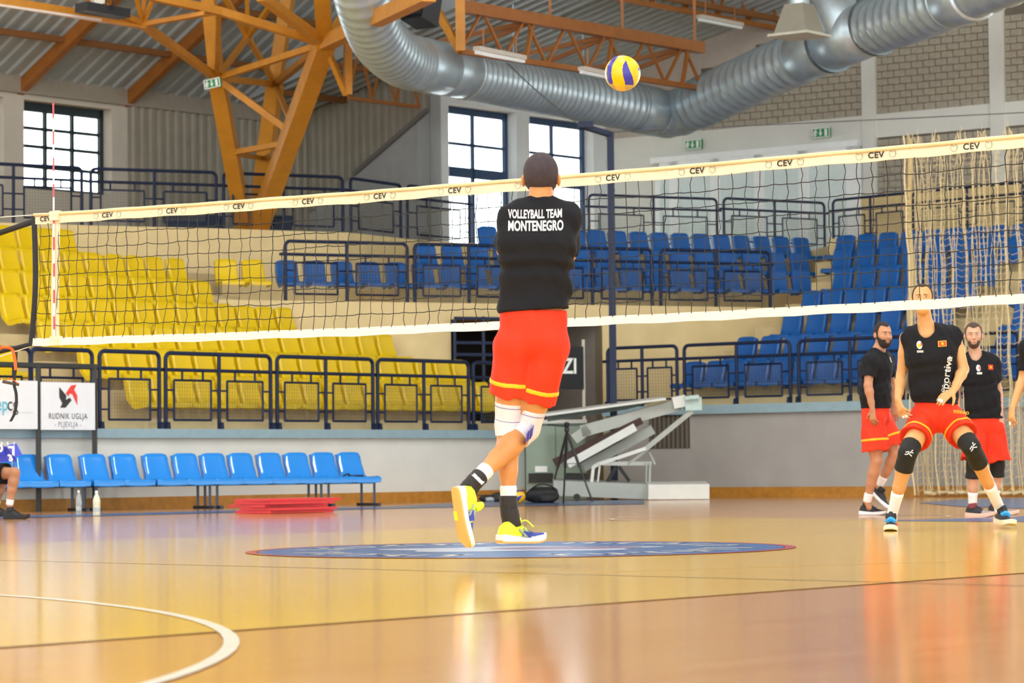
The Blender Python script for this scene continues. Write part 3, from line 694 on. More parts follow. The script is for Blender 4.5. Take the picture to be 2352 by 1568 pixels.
# ================================================================== SEATS
M_yel = mat('seat_yellow', '#dfbd00', .36, var=.05, scale=3, coat=.1)
M_blu = mat('seat_blue', '#0f58a2', .35, var=.08, scale=4, coat=.15)
M_bench = mat('bench_blue', '#1f86dc', .16, var=.04, scale=4, coat=.4)
def shell(W, back, depth, lean=.07, wrap=.075, lip=.06, bk=1.0):
    """moulded seat shell, faces -y, origin at the seat plane under the backrest"""
    prof = [(-depth - .005, -lip), (-depth - .012, -.01), (-depth, .012), (-depth * .8, .018), (-depth * .5, -.004), (-depth * .22, -.008), (-.05, .004), (-.012, .045), (.01, .11), (.02 + lean * .45, back * .55), (.02 + lean * .8, back * .85), (.02 + lean, back * .97), (.035 + lean, back), (.07 + lean, back - .03)]
    us = [-1.0, -1.0, -.965, -.88, -.6, -.25, 0, .25, .6, .88, .965, 1.0, 1.0]
    b = MB(); rows = []
    for i, (y, z) in enumerate(prof):
        k = i / (len(prof) - 1); isback = i >= 7
        wv = W / 2 * ((1 - .10 * max(0, (k - .5)) * 2) * bk if isback else 1.0) * (1.0 if not i in (0,) else .98)
        r = []
        for j, u in enumerate(us):
            e = abs(u); yy, zz = y, z
            fl = wrap if j in (0, len(us) - 1) else (wrap * .18 if e > .95 else 0)
            if i < 2: fl *= .1
            if i >= len(prof) - 2: fl *= .45
            if isback: yy += fl; yy -= .018 * e ** 4 if fl == 0 else .006
            else: zz -= fl * .8; zz += .016 * e ** 4 if fl == 0 else .006
            x = u * wv
            if i >= len(prof) - 3: zz -= .03 * e ** 6
            r.append((x, yy, zz))
        rows.append(r)
    b.grid([r[::-1] for r in rows][::-1]); 
    return b
seat_y = shell(.39, .40, .36, wrap=.1).mesh('seat', M_yel, smooth=60)
seat_b = shell(.39, .40, .36, wrap=.1).mesh('seat', M_blu, smooth=60)
def put_seat(me, F, a, t, z, label, group, flip=1):
    o = bpy.data.objects.new('stadium_seat', me); COL.objects.link(o)
    o.location = Vector(F.P(a, t, z)); o.rotation_euler = (0, 0, F.ang() + random.uniform(-.02, .02))
    return tag(o, label, 'seat', group)
def seat_row(me, F, t, ztop, x0, x1, pitch, colour, rowname, group, yref=700, a_rng=None):
    a0, a1 = a_rng or (F.a(x0, t, yref), F.a(x1, t, yref)); n = max(1, int(round((a1 - a0) / pitch))); out = []
    for i in range(n):
        put_seat(me, F, a0 + (i + .5) * (a1 - a0) / n, t, ztop - .40, '%s plastic seat, %s, %s from its left end' % (colour, rowname, ORD[i + 1]), group); out.append(1)
    return n
GY, GB, GM = 'yellow seats of the left stand', 'blue seats of the right stand', 'blue seats on the balcony'
spec = [(0, 296, 1218), (1, 188, 1082), (2, 95, 912), (3, 8, 682), (4, -48, 495), (5, -50, 385), (6, -52, 180)]
for k, x0, x1 in spec:
    seat_row(seat_y, FL, T0 + RUN * k, Z0 + RISE * k, x0, x1, .455, 'yellow', 'left stand, %s row up' % ORD[k + 1], GY, 640)
a5 = FL.a(383, T0 + RUN * 5, 600)
put_seat(seat_y, FL, a5 + .28, T0 + RUN * 5, Z0 + RISE * 5 - .4, 'lone yellow seat at the right end of the sixth row of the left stand', GY)
for k, x0, x1 in ((0, -60, 66), (1, -60, 44)):
    seat_row(seat_y, FL, T0 + RUN * k, Z0 + RISE * k, x0, x1, .455, 'yellow', 'block at the left edge, %s row up' % ORD[k + 1], GY, 800)
for i, x in enumerate((492, 560)):
    P = PZ(x + 28, 594, 4.03); put_seat(seat_y, F5, (P - F5.O) @ F5.w, 0, 3.63, '%s of the two yellow seats beside the blue balcony row' % ('left', 'right')[i], 'two yellow seats by the balcony')
a0_ = (PZ(624, 597, 4.03) - F5.O) @ F5.w
seat_row(seat_b, F5, 0, 4.03, 0, 0, .5, 'blue', 'balcony front row', GM, a_rng=(a0_, (PZ(1868, 620, 4.03) - F5.O) @ F5.w))
seat_row(seat_b, FMR6, 0, 4.45, 0, 0, .5, 'blue', 'balcony second row', GM, a_rng=(0, LM6))
seat_row(seat_b, FMR7, 0, 4.88, 0, 0, .47, 'blue', 'balcony back row', GM, a_rng=(0, LM7))
specr = [(0, 1562, 2080), (1, 1680, 2135), (2, 1786, 2187), (3, 1834, 2240), (4, 1905, 2292), (5, 1905, 2345)]
for k, x0, x1 in specr:
    seat_row(seat_b, FR, RT0 + RRUN * k, RZ0 + RRISE * k, x0, x1, .455, 'blue', 'right stand, %s row up' % ORD[k + 1], GB, 700)
seat_row(seat_b, FR, RT0 + RRUN * 5 + 1.0, FR.px(1950, 538, RT0 + RRUN * 5 + 1.0)[1], 1912, 2368, .455, 'blue', 'right stand, topmost row', GB, 560)
for k, x0, x1 in ((0, 2283, 2400), (1, 2278, 2398), (2, 2316, 2382), (3, 2334, 2392)):
    seat_row(seat_b, FR, RT0 + RRUN * k, RZ0 + RRISE * k, x0, x1, .455, 'blue', 'block at the right edge, %s row up' % ORD[k + 1], GB, 800)

# ================================================================== RAILINGS
M_rail = mat('railing_blue', '#14213f', .5, var=.06, spec=.3); M_wire = mat('mesh_wire', '#6a675a', .6)
def railing(A, B, h, n, label, group, r=.03, feet=True, mesh=True):
    A, B = np.asarray(A, float), np.asarray(B, float); L_ = np.linalg.norm(B - A); d = (B - A) / L_
    e = empty('railing_section', A, label, 'railing', group); c = .09
    hoop = [A, A + ZV * (h - c)] + arc(A + d * c + ZV * (h - c), c, math.pi, math.pi / 2, d, ZV, 5)[1:] + arc(B - d * c + ZV * (h - c), c, math.pi / 2, 0, d, ZV, 5) + [B]
    b = MB(); b.tube(hoop, r, 8); b.build('hoop', M_rail, e, smooth=60)
    b = MB(); b.tube([A + ZV * h * .78 - d * .1, B + ZV * h * .78 + d * .1], r * .85, 8); b.build('mid_rail', M_rail, e, smooth=60)
    for i in range(1, n):
        p = A + d * L_ * i / n; b = MB(); b.tube([p, p + ZV * h], r * .95, 8); b.build('post', M_rail, e, smooth=60)
    if feet:
        for i in range(n + 1):
            p = A + d * L_ * i / n; b = MB(); b.extrude([p - d * .035, p + d * .035, p + d * .022 + ZV * .1, p - d * .022 + ZV * .1], np.cross(d, ZV) * .07); b.build('foot_plate', M_rail, e)
    for i in range(n):
        p, q_ = A + d * L_ * i / n, A + d * L_ * (i + 1) / n; g = L_ / n * .155; z0, z1 = h * .12, h * .645
        c0, c1, c2, c3 = p + d * g + ZV * z0, q_ - d * g + ZV * z0, q_ - d * g + ZV * z1, p + d * g + ZV * z1
        b = MB()
        for s_, t_ in ((c0, c1), (c1, c2), (c2, c3), (c3, c0)): b.tube([s_, t_], r * .62, 6)
        for f_ in (.22, .78): b.tube([lerp(c3, c2, f_), lerp(c3, c2, f_) + ZV * (h * .78 - z1)], r * .6, 6)
        for zz in (.25, .75): b.tube([p + ZV * lerp(z0, z1, zz), lerp(c0, c3, zz)], r * .5, 6); b.tube([lerp(c1, c2, zz), q_ + ZV * lerp(z0, z1, zz)], r * .5, 6)
        pf = b.build('panel_frame', M_rail, e, smooth=60)
        if mesh:
            m_ = MB(); W_ = np.linalg.norm(c1 - c0); nx = max(3, int(W_ / .05)); nz = max(3, int((z1 - z0) / .05)); sd = np.cross(d, ZV) * .002
            for k in range(1, nx): s_ = lerp(c0, c1, k / nx); m_.box(s_ + ZV * (z1 - z0) / 2, d * .0016, sd, ZV * (z1 - z0) / 2)
            for k in range(1, nz): s_ = lerp(c0, c3, k / nz); m_.box(s_ + d * W_ / 2, d * W_ / 2, sd, ZV * .0016)
            o = m_.build('wire_mesh', M_wire, e)
    return e
g = 'railings along the front of the left stand'
for x0, x1, n, lb in ((-60, 70, 1, 'blue railing section at the left edge behind the sponsor boards'), (72, 212, 1, 'blue railing section above the red and black emblem board'), (229, 366, 1, 'narrow blue railing section with one mesh panel, right of the boards'),
                  (381, 622, 2, 'blue two-panel railing section, first of the wide ones left of the jumping player'), (637, 857, 2, 'blue two-panel railing section, second of the wide ones left of the jumping player'), (868, 1077, 2, 'blue two-panel railing section, third of the wide ones left of the jumping player'), (1088, 1204, 1, 'blue railing section just behind the jumping player\'s shorts')):
    a, b_ = FL.a(x0, .12, 985), FL.a(x1, .12, 985); railing(FL.P(a, .12, H1), FL.P(b_, .12, H1), 1.08, n, lb, g)
g = 'railings along the front of the right stand'
for x0, x1, n, lb in ((1397, 1556, 2, 'blue railing section at the tunnel corner of the right stand'), (1573, 1816, 2, 'blue two-panel railing section in the middle of the right stand front'), (1836, 2075, 2, 'blue railing section behind the bearded player at right'), (2092, 2340, 2, 'blue railing section behind the beige safety net')):
    a, b_ = FR.a(x0, .12, 925), FR.a(x1, .12, 925); railing(FR.P(a, .12, H2), FR.P(b_, .12, H2), 1.0, n, lb, g)
g = 'railings along the balcony edge'
for x0, x1, lb in ((656, 936, 'balcony railing section nearest the yellow seats'), (953, 1200, 'balcony railing section just left of the jumping player'), (1222, 1498, 'balcony railing section just right of the jumping player, with the tall post before it'), (1518, 1769, 'balcony railing section nearest the right stand')):
    a, b_ = FM.a(x0, .1, 690), FM.a(x1, .1, 690); railing(FM.P(a, .1, ZB), FM.P(b_, .1, ZB), .99, 2, 'blue ' + lb, g, feet=False)
g = 'railings along the upper walkway'
for x0, y0, x1, y1, lb in ((-120, 369, 198, 384, 'dark blue upper walkway railing before the left window'), (219, 386, 507, 395, 'dark blue upper walkway railing between the left window and the tree column'), (524, 396, 798, 406, 'dark blue upper walkway railing behind the legs of the tree column'), (816, 408, 931, 424, 'short dark blue upper railing on the turn of the walkway'), (946, 425, 1088, 441, 'dark blue upper railing before the first tall window')):
    A, B = PZ(x0, y0, ZW + 1.02), PZ(x1, y1, ZW + 1.02); A[2] = B[2] = ZW; railing(A + n1 * .12, B + n1 * .12, 1.02, 1 if x1 - x0 < 150 else 2, lb, g, feet=False)
for x0, y0, x1, y1, n, lb in ((1352, 447, 1646, 457, 2, 'dark railing before the white doors, under the left exit sign'), (1662, 455, 1893, 466, 2, 'dark railing before the white doors, under the right exit sign'), (1913, 460, 2086, 443, 2, 'dark railing before the block wall, left of the safety net'), (2096, 442, 2350, 418, 2, 'dark railing high up behind the safety net')):
    zt = 5.68 if x0 < 1500 else 5.58; A, B = PZ(x0, y0, zt), PZ(x1, y1, zt); A[2] = B[2] = 4.66; railing(A, B, zt - 4.66, n, lb, g, r=.026, feet=False)
# tall post with an arm at the tunnel corner
p = FR.P(FR.a(1409, -.02, 930), -.1, 0); topz = None
Pb = PZ(1409, 926, H2); Pb[2] = 0; Q_ = PP(1404, 303, Pb, v3(0, 1, 0))
e = empty('net_post', (Pb[0], Pb[1], 0), 'tall dark blue post with a short arm at the tunnel corner', 'post')
b = MB(); b.bar((Pb[0], Pb[1], 0), (Pb[0], Pb[1], Q_[2]), .11, .11); b.build('upright', M_rail, e)
b = MB(); b.bar((Pb[0], Pb[1], Q_[2] - .04), PD(1336, 289, pj(Q_)[2] - .5), .09, .08); b.build('arm', M_rail, e)
b = MB(); b.box(PD(1345, 286, pj(Q_)[2] - .5), v3(.12, 0, 0), v3(0, .06, 0), ZV * .05); b.build('bracket', M_rail, e)
# dark blue chests standing on the walkway by the tree column
for i, (x0, x1, y) in enumerate(((432, 548, 500), (622, 706, 507))):
    A, B = PZ(x0, 537, ZW), PZ(x1, 539, ZW); A += n1 * .5; B += n1 * .5; d_ = B - A; d_[2] = 0; L_ = np.linalg.norm(d_); d_ /= L_; nn = np.cross(ZV, d_)
    e = empty('storage_chest', (A + B) / 2, 'dark blue chest on the walkway, %s of the tree column' % ('left', 'right')[i], 'chest', 'chests by the tree column')
    c = (A + B) / 2 + ZV * .16; b = MB(); b.box(c, d_ * L_ / 2, nn * .25, ZV * .16); b.build('box', mat('chest_blue', '#1d2e44', .6), e)
    b = MB(); b.box(c + ZV * .175, d_ * (L_ / 2 + .02), nn * .27, ZV * .02); b.build('lid', MATS['chest_blue'], e)

# ================================================================== PLAYERS' BENCHES
M_leg = mat('bench_steel', '#2b3646', .4, metal=.3)
bA, bB = PZ(150, 1174, 0), PZ(842, 1161, 0); bd = bB - bA; bL = np.linalg.norm(bd); bd /= bL; FB = Frame(v3(bA[0], bA[1], 0), bd, np.cross(ZV, bd))
bench_shell = shell(.455, .37, .40, .10, .10, .075, .86).mesh('seat', M_bench, smooth=60)
chair_px = [-68, 3, 70, 144, 222, 292, 366, 434, 498, 562, 628, 690, 752, 812]
groups = [(0, 4), (4, 8), (8, 12), (12, 14)]
SB = .40
lbs = ['blue moulded bench beside the seated man at left', 'blue four-seat bench with two bottles under its left end', 'blue four-seat bench behind the stack of red mats', 'blue two-seat bench end with dark straps lying on it']
for gi, (i0, i1) in enumerate(groups):
    as_ = [FB.a(chair_px[i] + 4, .1, 1090) for i in range(i0, i1)]
    e = empty('player_bench', FB.P(as_[0], 0, 0), lbs[gi], 'bench', 'blue benches along the side wall')
    for a in as_:
        o = bpy.data.objects.new('seat', bench_shell); COL.objects.link(o); o.parent = e; o.location = Vector(FB.P(a, .16, SB)) - e.location; o.rotation_euler = (0, 0, FB.ang())
    l, r = as_[0] - .2, as_[-1] + .2
    b = MB(); b.bar(FB.P(l, -.05, SB - .06), FB.P(r, -.05, SB - .06), .05, .05); b.bar(FB.P(l, .1, SB - .06), FB.P(r, .1, SB - .06), .05, .05); b.build('beam', M_leg, e)
    for a in (l + .04, r - .04):
        for t in (-.16, .2): b = MB(); b.bar(FB.P(a, t, .02), FB.P(a, t, SB - .06), .035, .035); b.build('leg', M_leg, e)
        b = MB(); b.bar(FB.P(a, -.3, .02), FB.P(a, .3, .02), .05, .04); b.build('foot', M_leg, e)
# straps on the last seat
b = MB(); a = FB.a(806, -.05, 1090); b.tube(smooth_path([FB.P(a - .12, -.03, SB + .03), FB.P(a - .05, -.06, SB + .055), FB.P(a + .02, 0, SB + .03), FB.P(a + .14, -.12, SB + .03), FB.P(a + .2, -.02, SB + .03)], 6), .014, 6)
b.build('strap', mat('black_strap', '#1a1512', .7), label='dark strap lying on the last blue bench seat', cat='strap', smooth=60)
# low black trestle behind the bench
e = empty('low_trestle', FB.P(FB.a(222, .9, 1150), .9, 0), 'low black steel trestle behind the bottles by the side wall', 'trestle')
l, r = FB.a(180, .9, 1150), FB.a(262, .9, 1150); b = MB(); b.bar(FB.P(l, .9, .14), FB.P(r, .9, .14), .06, .04); b.build('rail', M_leg, e)
for a in (l + .06, r - .06): b = MB(); b.bar(FB.P(a, .9, 0), FB.P(a, .9, .14), .05, .05); b.build('leg', M_leg, e)
# bottles
M_pet = mat('clear_plastic', '#cfd8d8', .1, var=.03, trans=.6); M_milk = mat('pale_bottle', '#e3dcc0', .4, var=.03); M_cap = mat('bottle_cap', '#e9e9e4', .4)
for px, py, m_, lb, r_ in ((181, 1181, M_pet, 'clear plastic water bottle between the bench legs', .036), (222, 1184, M_milk, 'pale cream drinks bottle in front of the bench legs', .045)):
    P = PZ(px, py, 0); e = empty('bottle', P, lb, 'bottle')
    b = MB(); b.lathe([(r_ * .9, 0), (r_, .01), (r_, .10), (r_ * .94, .115), (r_, .13), (r_, .19), (r_ * .6, .24), (r_ * .36, .255), (r_ * .36, .27)], P, 18); b.build('body', m_, e, smooth=50)
    b = MB(); b.lathe([(r_ * .42, .268), (r_ * .42, .295), (r_ * .38, .3)], P, 14); b.build('cap', M_cap, e, smooth=50)
    b = MB(); b.lathe([(r_ * 1.01, .05), (r_ * 1.01, .1)], P, 18); b.build('sleeve', mat('bottle_sleeve', '#b9bdb4', .5), e, smooth=50)

# ================================================================== SPONSOR BOARDS
M_board = mat('board_white', '#dfe3e6', .45, var=.02); M_post = mat('frame_black', '#20221f', .5); M_txt = mat('print_dark', '#4a4d50', .5, var=0)
M_blk = mat('print_black', '#232323', .5, var=0); M_red = mat('print_red', '#e0392c', .5, var=0); M_cy = mat('print_cyan', '#58b4cf', .5, var=0)
TBD = .35
FBD = Frame(FL.O - n1 * .2, w1, n1)
z0 = lambda x, y: FBD.px(x, y, 0)
e = empty('board_frame', FBD.P(FBD.a(90, 0), 0, 0), 'black steel frame of posts carrying the white sponsor boards', 'frame')
for x in (-70, 88, 217): a = FBD.a(x, 0, 900); b = MB(); b.bar(FBD.P(a, 0, 0), FBD.P(a, 0, z0(x, 838)[1]), .065, .065); b.build('post', M_post, e)
aL, aR = FBD.a(-75, 0, 838), FBD.a(222, 0, 838); b = MB(); b.bar(FBD.P(aL, 0, z0(88, 838)[1]), FBD.P(aR, 0, z0(88, 838)[1]), .06, .06); b.build('rail', M_post, e)
def board(x0, x1, y0, y1, label):
    a0, a1 = FBD.a(x0, -.05, 930), FBD.a(x1, -.05, 930); zt, zb = FBD.px((x0 + x1) / 2, y0, -.05)[1], FBD.px((x0 + x1) / 2, y1, -.05)[1]
    c = FBD.P((a0 + a1) / 2, -.05, (zt + zb) / 2); e = empty('sponsor_board', FBD.P((a0 + a1) / 2, -.05, zb), label, 'sign', 'white sponsor boards')
    b = MB(); b.box(c, w1 * (a1 - a0) / 2, n1 * .012, ZV * (zt - zb) / 2); b.build('panel', M_board, e); return e, c - n1 * .014, a1 - a0, zt - zb
e, c, W_, H_ = board(94, 217, 878, 987, 'white sponsor board with a red and black arrow emblem')
def tpx(x, y): a, z = FBD.px(x, y, -.064); return FBD.P(a, -.064, z)
flat_text('lettering', 'RUDNIK UGLJA', .112, tpx(156, 956), w1, ZV, M_txt, e, spacing=1.14, sx=.80)
flat_text('lettering', '- PLJEVLJA -', .105, tpx(156, 975), w1, ZV, mat('print_grey', '#8f9396', .5, var=0), e, spacing=1.12, sx=.80)
def poly_px(pts, m_, e, name): b = MB(); b.extrude([tpx(x, y) - n1 * .002 for x, y in pts], -n1 * .003); b.build(name, m_, e)
poly_px([(136, 889), (152, 908), (151, 918), (160, 913), (164, 919), (150, 936), (138, 936), (143, 926), (136, 912)], M_blk, e, 'emblem_black')
poly_px([(151, 903), (163, 885), (175, 883), (170, 895), (177, 908), (177, 930), (166, 905), (160, 903), (157, 910)], M_red, e, 'emblem_red')
e, c, W_, H_ = board(-66, 85, 873, 985, 'white sponsor board cut by the left edge, with cyan letters')
flat_text('lettering', 'ep', .26, tpx(4, 929), w1, ZV, M_cy, e, bold=.002, sx=.85); flat_text('lettering', 'cg', .26, tpx(29, 929), w1, ZV, M_blk, e, sx=.85)
for i in range(14):
    b = MB(); p = tpx(8 + i * 5, 946); b.box(p, w1 * .013, n1 * .002, ZV * .009); b.build('small_print', mat('print_faint', '#cfd4d8', .5, var=0), e)
# black banner in the tunnel mouth
bz = lambda x, y: FM.px(x, y, .0)
FBN = Frame(FM.P(0, -.9, 0), wm, nm)
a0, zt = FBN.px(1240, 795, 0); a1, _ = FBN.px(1339, 795, 0); zb = FBN.px(1300, 894, 0)[1]
e = empty('banner', FBN.P((a0 + a1) / 2, 0, 0), 'black banner with white capitals beside the tunnel mouth', 'banner')
b = MB(); b.fbox(FBN, a0, a1, -.015, .015, zb, zt); b.build('cloth', mat('banner_black', '#15161a', .6), e)
ac, zc = FBN.px(1286, 842, 0); flat_text('lettering', 'FAZI', .36, FBN.P(ac, -.016, zc), wm, ZV, M_wsign, e, bold=.008, sx=.85)
b = MB(); b.bar(FBN.P(a1 + .02, .03, 0), FBN.P(a1 + .02, .03, zt + .12), .05, .05); b.build('pole', mat('pole_pale', '#b9b2a4', .5), e)
b = MB(); b.bar(FBN.P(a1 + .02, .03, .5), FBN.P(a1 - .6, .3, 0), .03, .03); b.build('prop', MATS['pole_pale'], e)

# ================================================================== BLUE HANDRAIL IN THE TUNNEL MOUTH
FT = Frame(FM.P(0, .05, 0), wm, nm)
e = empty('stair_railing', FT.P(FT.a(1060, 0, 800), 0, 1.5), 'blue stair handrail standing in the dark tunnel mouth', 'railing')
for x, y0, y1 in ((1034, 735, 880), (1100, 728, 880), (1150, 735, 880)):
    a = FT.a(x, 0, 800); b = MB(); b.bar(FT.P(a, -.2, 0), FT.P(a, -.2, FT.px(x, y0, 0)[1]), .05, .05); b.build('post', M_rail, e)
for y in (732, 788, 815): b = MB(); b.bar(FT.P(FT.a(1034, 0, 800), -.2, FT.px(1060, y, 0)[1]), FT.P(FT.a(1150, 0, 800), -.2, FT.px(1060, y, 0)[1]), .05, .05); b.build('rail', M_rail, e)

# ================================================================== RED MATS
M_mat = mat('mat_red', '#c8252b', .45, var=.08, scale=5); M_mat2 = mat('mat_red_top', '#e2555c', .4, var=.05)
mc = PZ(622, 1180, 0); mL = v3(*(w1[:2]), 0); mR = v3(math.cos(-.35), math.sin(-.35), 0)
ml = PZ(548, 1177, 0) - PZ(622, 1180, 0); ml[2] = 0; mr = PZ(740, 1176, 0) - PZ(622, 1180, 0); mr[2] = 0
dl = ml / np.linalg.norm(ml); du = np.cross(ZV, dl); du = du if du[1] > 0 else -du
d1_ = v3(-math.sin(.75), math.cos(.75), 0); d2_ = v3(math.cos(.75), math.sin(.75), 0)
hz = .036
offs = [((-.02, .0), 0), ((.05, .06), .03), ((-.04, -.08), -.05), ((.03, .1), .04), ((.08, .22), -.02)]
posn = ('bottom', 'second from bottom', 'middle', 'second from top', 'top')
def pxw(x): return FPX / 37.
for i, ((ox, oy), rot) in enumerate(offs):
    c0_ = PZ(622 + (0, 8, -14, 3, -8)[i], 1180, 0); ca, sa = math.cos(.80 + rot), math.sin(.80 + rot)
    ex, ey = v3(ca, sa, 0), v3(-sa, ca, 0); LX, LY = (1.02, 1.05, .98, 1.06, 1.18)[i], (.66, .62, .72, .66, .62)[i]
    e = empty('gym_mat', c0_ + ZV * hz * i, 'red gym mat, %s of the stack before the blue benches' % posn[i], 'mat', 'stacked red gym mats')
    b = MB(); cen = c0_ + ex * LX / 2 + ey * LY / 2 + ZV * (hz * i + hz / 2 + .001); b.box(cen, ex * LX / 2, ey * LY / 2, ZV * (hz / 2 - .003)); b.build('foam_pad', M_mat, e)
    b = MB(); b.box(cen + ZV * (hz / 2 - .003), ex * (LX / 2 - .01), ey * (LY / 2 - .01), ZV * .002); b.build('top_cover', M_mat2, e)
# ================================================================== VOLLEYBALL NET
NU = v3(math.cos(.6298), -math.sin(.6298), 0); NVd = v3(math.sin(.6298), math.cos(.6298), 0); NO = v3(-1.137, 20.0121, 0); NTOP = 2.4463
def nl(x, z=NTOP):                       # image column -> distance along the net
    lo, hi = -12., 12.
    for _ in range(50):
        m = (lo + hi) / 2
        if pj(NO + NU * m + ZV * z)[0] < x: lo = m
        else: hi = m
    return lo
l0, lA, lm = nl(78), nl(130), nl(1176); l1 = lA + 9.2
lmid = lA + 4.5
def nz(l): return NTOP + .035 * ((l - lmid) / 4.6) ** 2
def NP(l, down, off=0): return NO + NU * l + ZV * (nz(l) - down) + NVd * off
M_tape = mat('net_tape', '#dccfb0', .7, var=.06, scale=20, bump=.3, bscale=30); M_tape2 = mat('net_tape_white', '#e2dbcc', .6, var=.04, scale=20)
M_cord = mat('net_cord', '#1d1b19', .7, var=0); M_band = mat('net_band_black', '#1b1a19', .7, bump=.3, bscale=60)
VN = empty('volleyball_net', (NP(l0, 0)[0], NP(l0, 0)[1], 0), 'black volleyball net with lettered cream top tape and white bottom tape', 'net')
def tape(name, l_a, l_b, d0, d1, th, m, n=70, dfun=None):
    b = MB(); R_ = [[], [], [], []]
    for i in range(n + 1):
        l = l_a + (l_b - l_a) * i / n; wv = .003 * math.sin(i * 1.7) + .002 * math.sin(i * .6)
        for k, (d, o) in enumerate(((d0, -th), (d0, th), (d1, th), (d1, -th))): R_[k].append(NP(l, d + wv * (1 if k > 1 else .4), o + wv))
    for k in range(4): b.grid([R_[k], R_[(k + 1) % 4]])
    return b.build(name, m, VN, smooth=50)
tape('top_tape', l0, l1, 0, .083, .008, M_tape)
tape('bottom_tape', l0 - .02, l1, .94, .997, .006, M_tape2)
b = MB(); b.tube([NP(l0 + (l1 - l0) * i / 40, .018, -.008) for i in range(41)], .011, 6); b.build('top_hem', mat('hem_beige', '#cdb680', .7), VN, smooth='all')
rng = random.Random(11)
cm = MB(); nv = int((l1 - l0) / .1); rows = [.08 + .0965 * k for k in range(10)]
jit = {}
def jp(i, k):
    if (i, k) not in jit:
        sl = (k / 9) ** 3; jit[i, k] = NP(l0 + .06 + i * .1 + rng.uniform(-.006, .006) - .045 * sl * max(0, 1 - i / 60) + .03 * sl * max(0, (i - 60) / 30), rows[k] + (rng.uniform(-.006, .006) if 0 < k < 9 else 0), rng.uniform(-.008, .008) - .012 * sl)
    return jit[i, k]
for i in range(nv):
    pts = []
    for k in range(10):
        pts.append(jp(i, k))
        if k < 9: m_ = (jp(i, k) + jp(i, k + 1)) / 2; pts.append(m_ + NU * rng.choice([0, 0, .004, -.004, .012, -.01]))
    cm.tube(pts, .0028, 4, cap=False)
for k in range(1, 9):
    pts = []
    for i in range(nv):
        pts.append(jp(i, k))
        if i < nv - 1: pts.append((jp(i, k) + jp(i + 1, k)) / 2 - ZV * .004)
    cm.tube(pts, .0028, 4, cap=False)
cm.build('cords', M_cord, VN, kind='stuff')
# side bands
pts = [NP(lA, d, -.014) + NU * (-.02 * math.sin(d * 2.2)) for d in np.linspace(-.01, .99, 14)]
b = MB(); b.grid([[p - NU * .026 for p in pts], [p + NU * .026 for p in pts]]); b.grid([[p + NU * .026 + NVd * .03 for p in pts], [p - NU * .026 + NVd * .03 for p in pts]]); b.grid([[p + NU * .026 for p in pts], [p + NU * .026 + NVd * .03 for p in pts]]); b.grid([[p - NU * .026 + NVd * .03 for p in pts], [p - NU * .026 for p in pts]]); b.build('side_band', M_tape, VN, smooth=50)
for d in (.03, .965):
    b = MB(); c = NP(lA, d, -.01); b.box(c, NU * .04, NVd * .028, ZV * .035); b.build('band_tie', M_tape, VN)
pts = [NP(l0 - .0, d, 0) + NU * (.015 * math.sin(d * 3.1) - .09 * max(0, d - .45) ** 1.5) for d in np.linspace(.02, .99, 16)]
b = MB(); b.tube(pts, .021, 8); b.build('end_band', M_band, VN, smooth=60)
# antenna
AB = NP(lA, .98, -.03); at = NP(lA, -.8, -.03); at[0] = AB[0]; at[1] = AB[1]
AN = empty('antenna', (AB[0], AB[1], AB[2]), 'red and white striped antenna rod standing on the net side band', 'antenna')
M_ared = mat('antenna_red', '#c63b3f', .4, var=0); M_awh = mat('antenna_white', '#ece6e0', .4, var=0)
for i in range(18):
    p, q_ = lerp(AB, at, i / 18), lerp(AB, at, (i + 1) / 18); b = MB(); b.tube([p, q_], .0065, 8); b.build('stripe', M_ared if i % 2 else M_awh, AN, smooth=50)
b = MB(); b.lathe([(.0075, 0), (.008, .01), (.004, .016)], at, 8); b.build('tip', M_ared, AN)
# printed lettering and ball emblems on the tape
lt0, lt1 = nl(249, NTOP - .035), nl(2233, NTOP - .035); sp = (lt1 - lt0) / 11; lg = (nl(2273, NTOP) - nl(2193, NTOP)) / 2
M_ink = mat('tape_ink', '#2a2724', .7, var=0); M_ink2 = mat('tape_ink_soft', '#7d7262', .7, var=0)
vs_, fs_ = text_mesh('CEV', .052, bold=.0012, spacing=1.08, sx=1.12)
EY = ZV
for i in range(-1, 13):
    l = lt0 + sp * i; c = NP(l, .049, -.0125)
    if l > l1: continue
    b = MB(); b.add([c + NU * p[0] + ZV * p[1] for p in vs_], fs_); b.build('lettering', M_ink, VN)
    for s_ in (-1, 1):
        c = NP(l + s_ * lg, .046, -.0125); b = MB()
        if l + s_ * lg < l0 + .02: continue
        R1 = .024
        def stroke(pp, w):
            L_, R_ = [], []
            for k, p in enumerate(pp):
                d = np.array(pp[min(k + 1, len(pp) - 1)]) - np.array(pp[max(k - 1, 0)]); d = d / np.linalg.norm(d); nn = np.array([-d[1], d[0]]) * w
                L_.append(c + NU * (p[0] + nn[0]) + ZV * (p[1] + nn[1])); R_.append(c + NU * (p[0] - nn[0]) + ZV * (p[1] - nn[1]))
            b.grid([L_, R_])
        stroke([(R1 * .92 * math.cos(t), R1 * math.sin(t)) for t in np.linspace(2.2, 2.2 + 5.3, 22)], .0011)
        stroke([(R1 * (.35 + .5 * math.cos(t)), R1 * (-.1 + 1.0 * math.sin(t) * .8)) for t in np.linspace(-1.6, .8, 10)], .0011)
        stroke([(R1 * (.0 + .5 * k), R1 * (.35 + .5 * k * k)) for k in np.linspace(-.9, .9, 8)], .0010)
        stroke([(R1 * (-.75 + .45 * k), R1 * (.75 - .4 * k)) for k in np.linspace(0, 1, 5)], .0010)
        b.build('ball_emblem', M_ink2, VN)
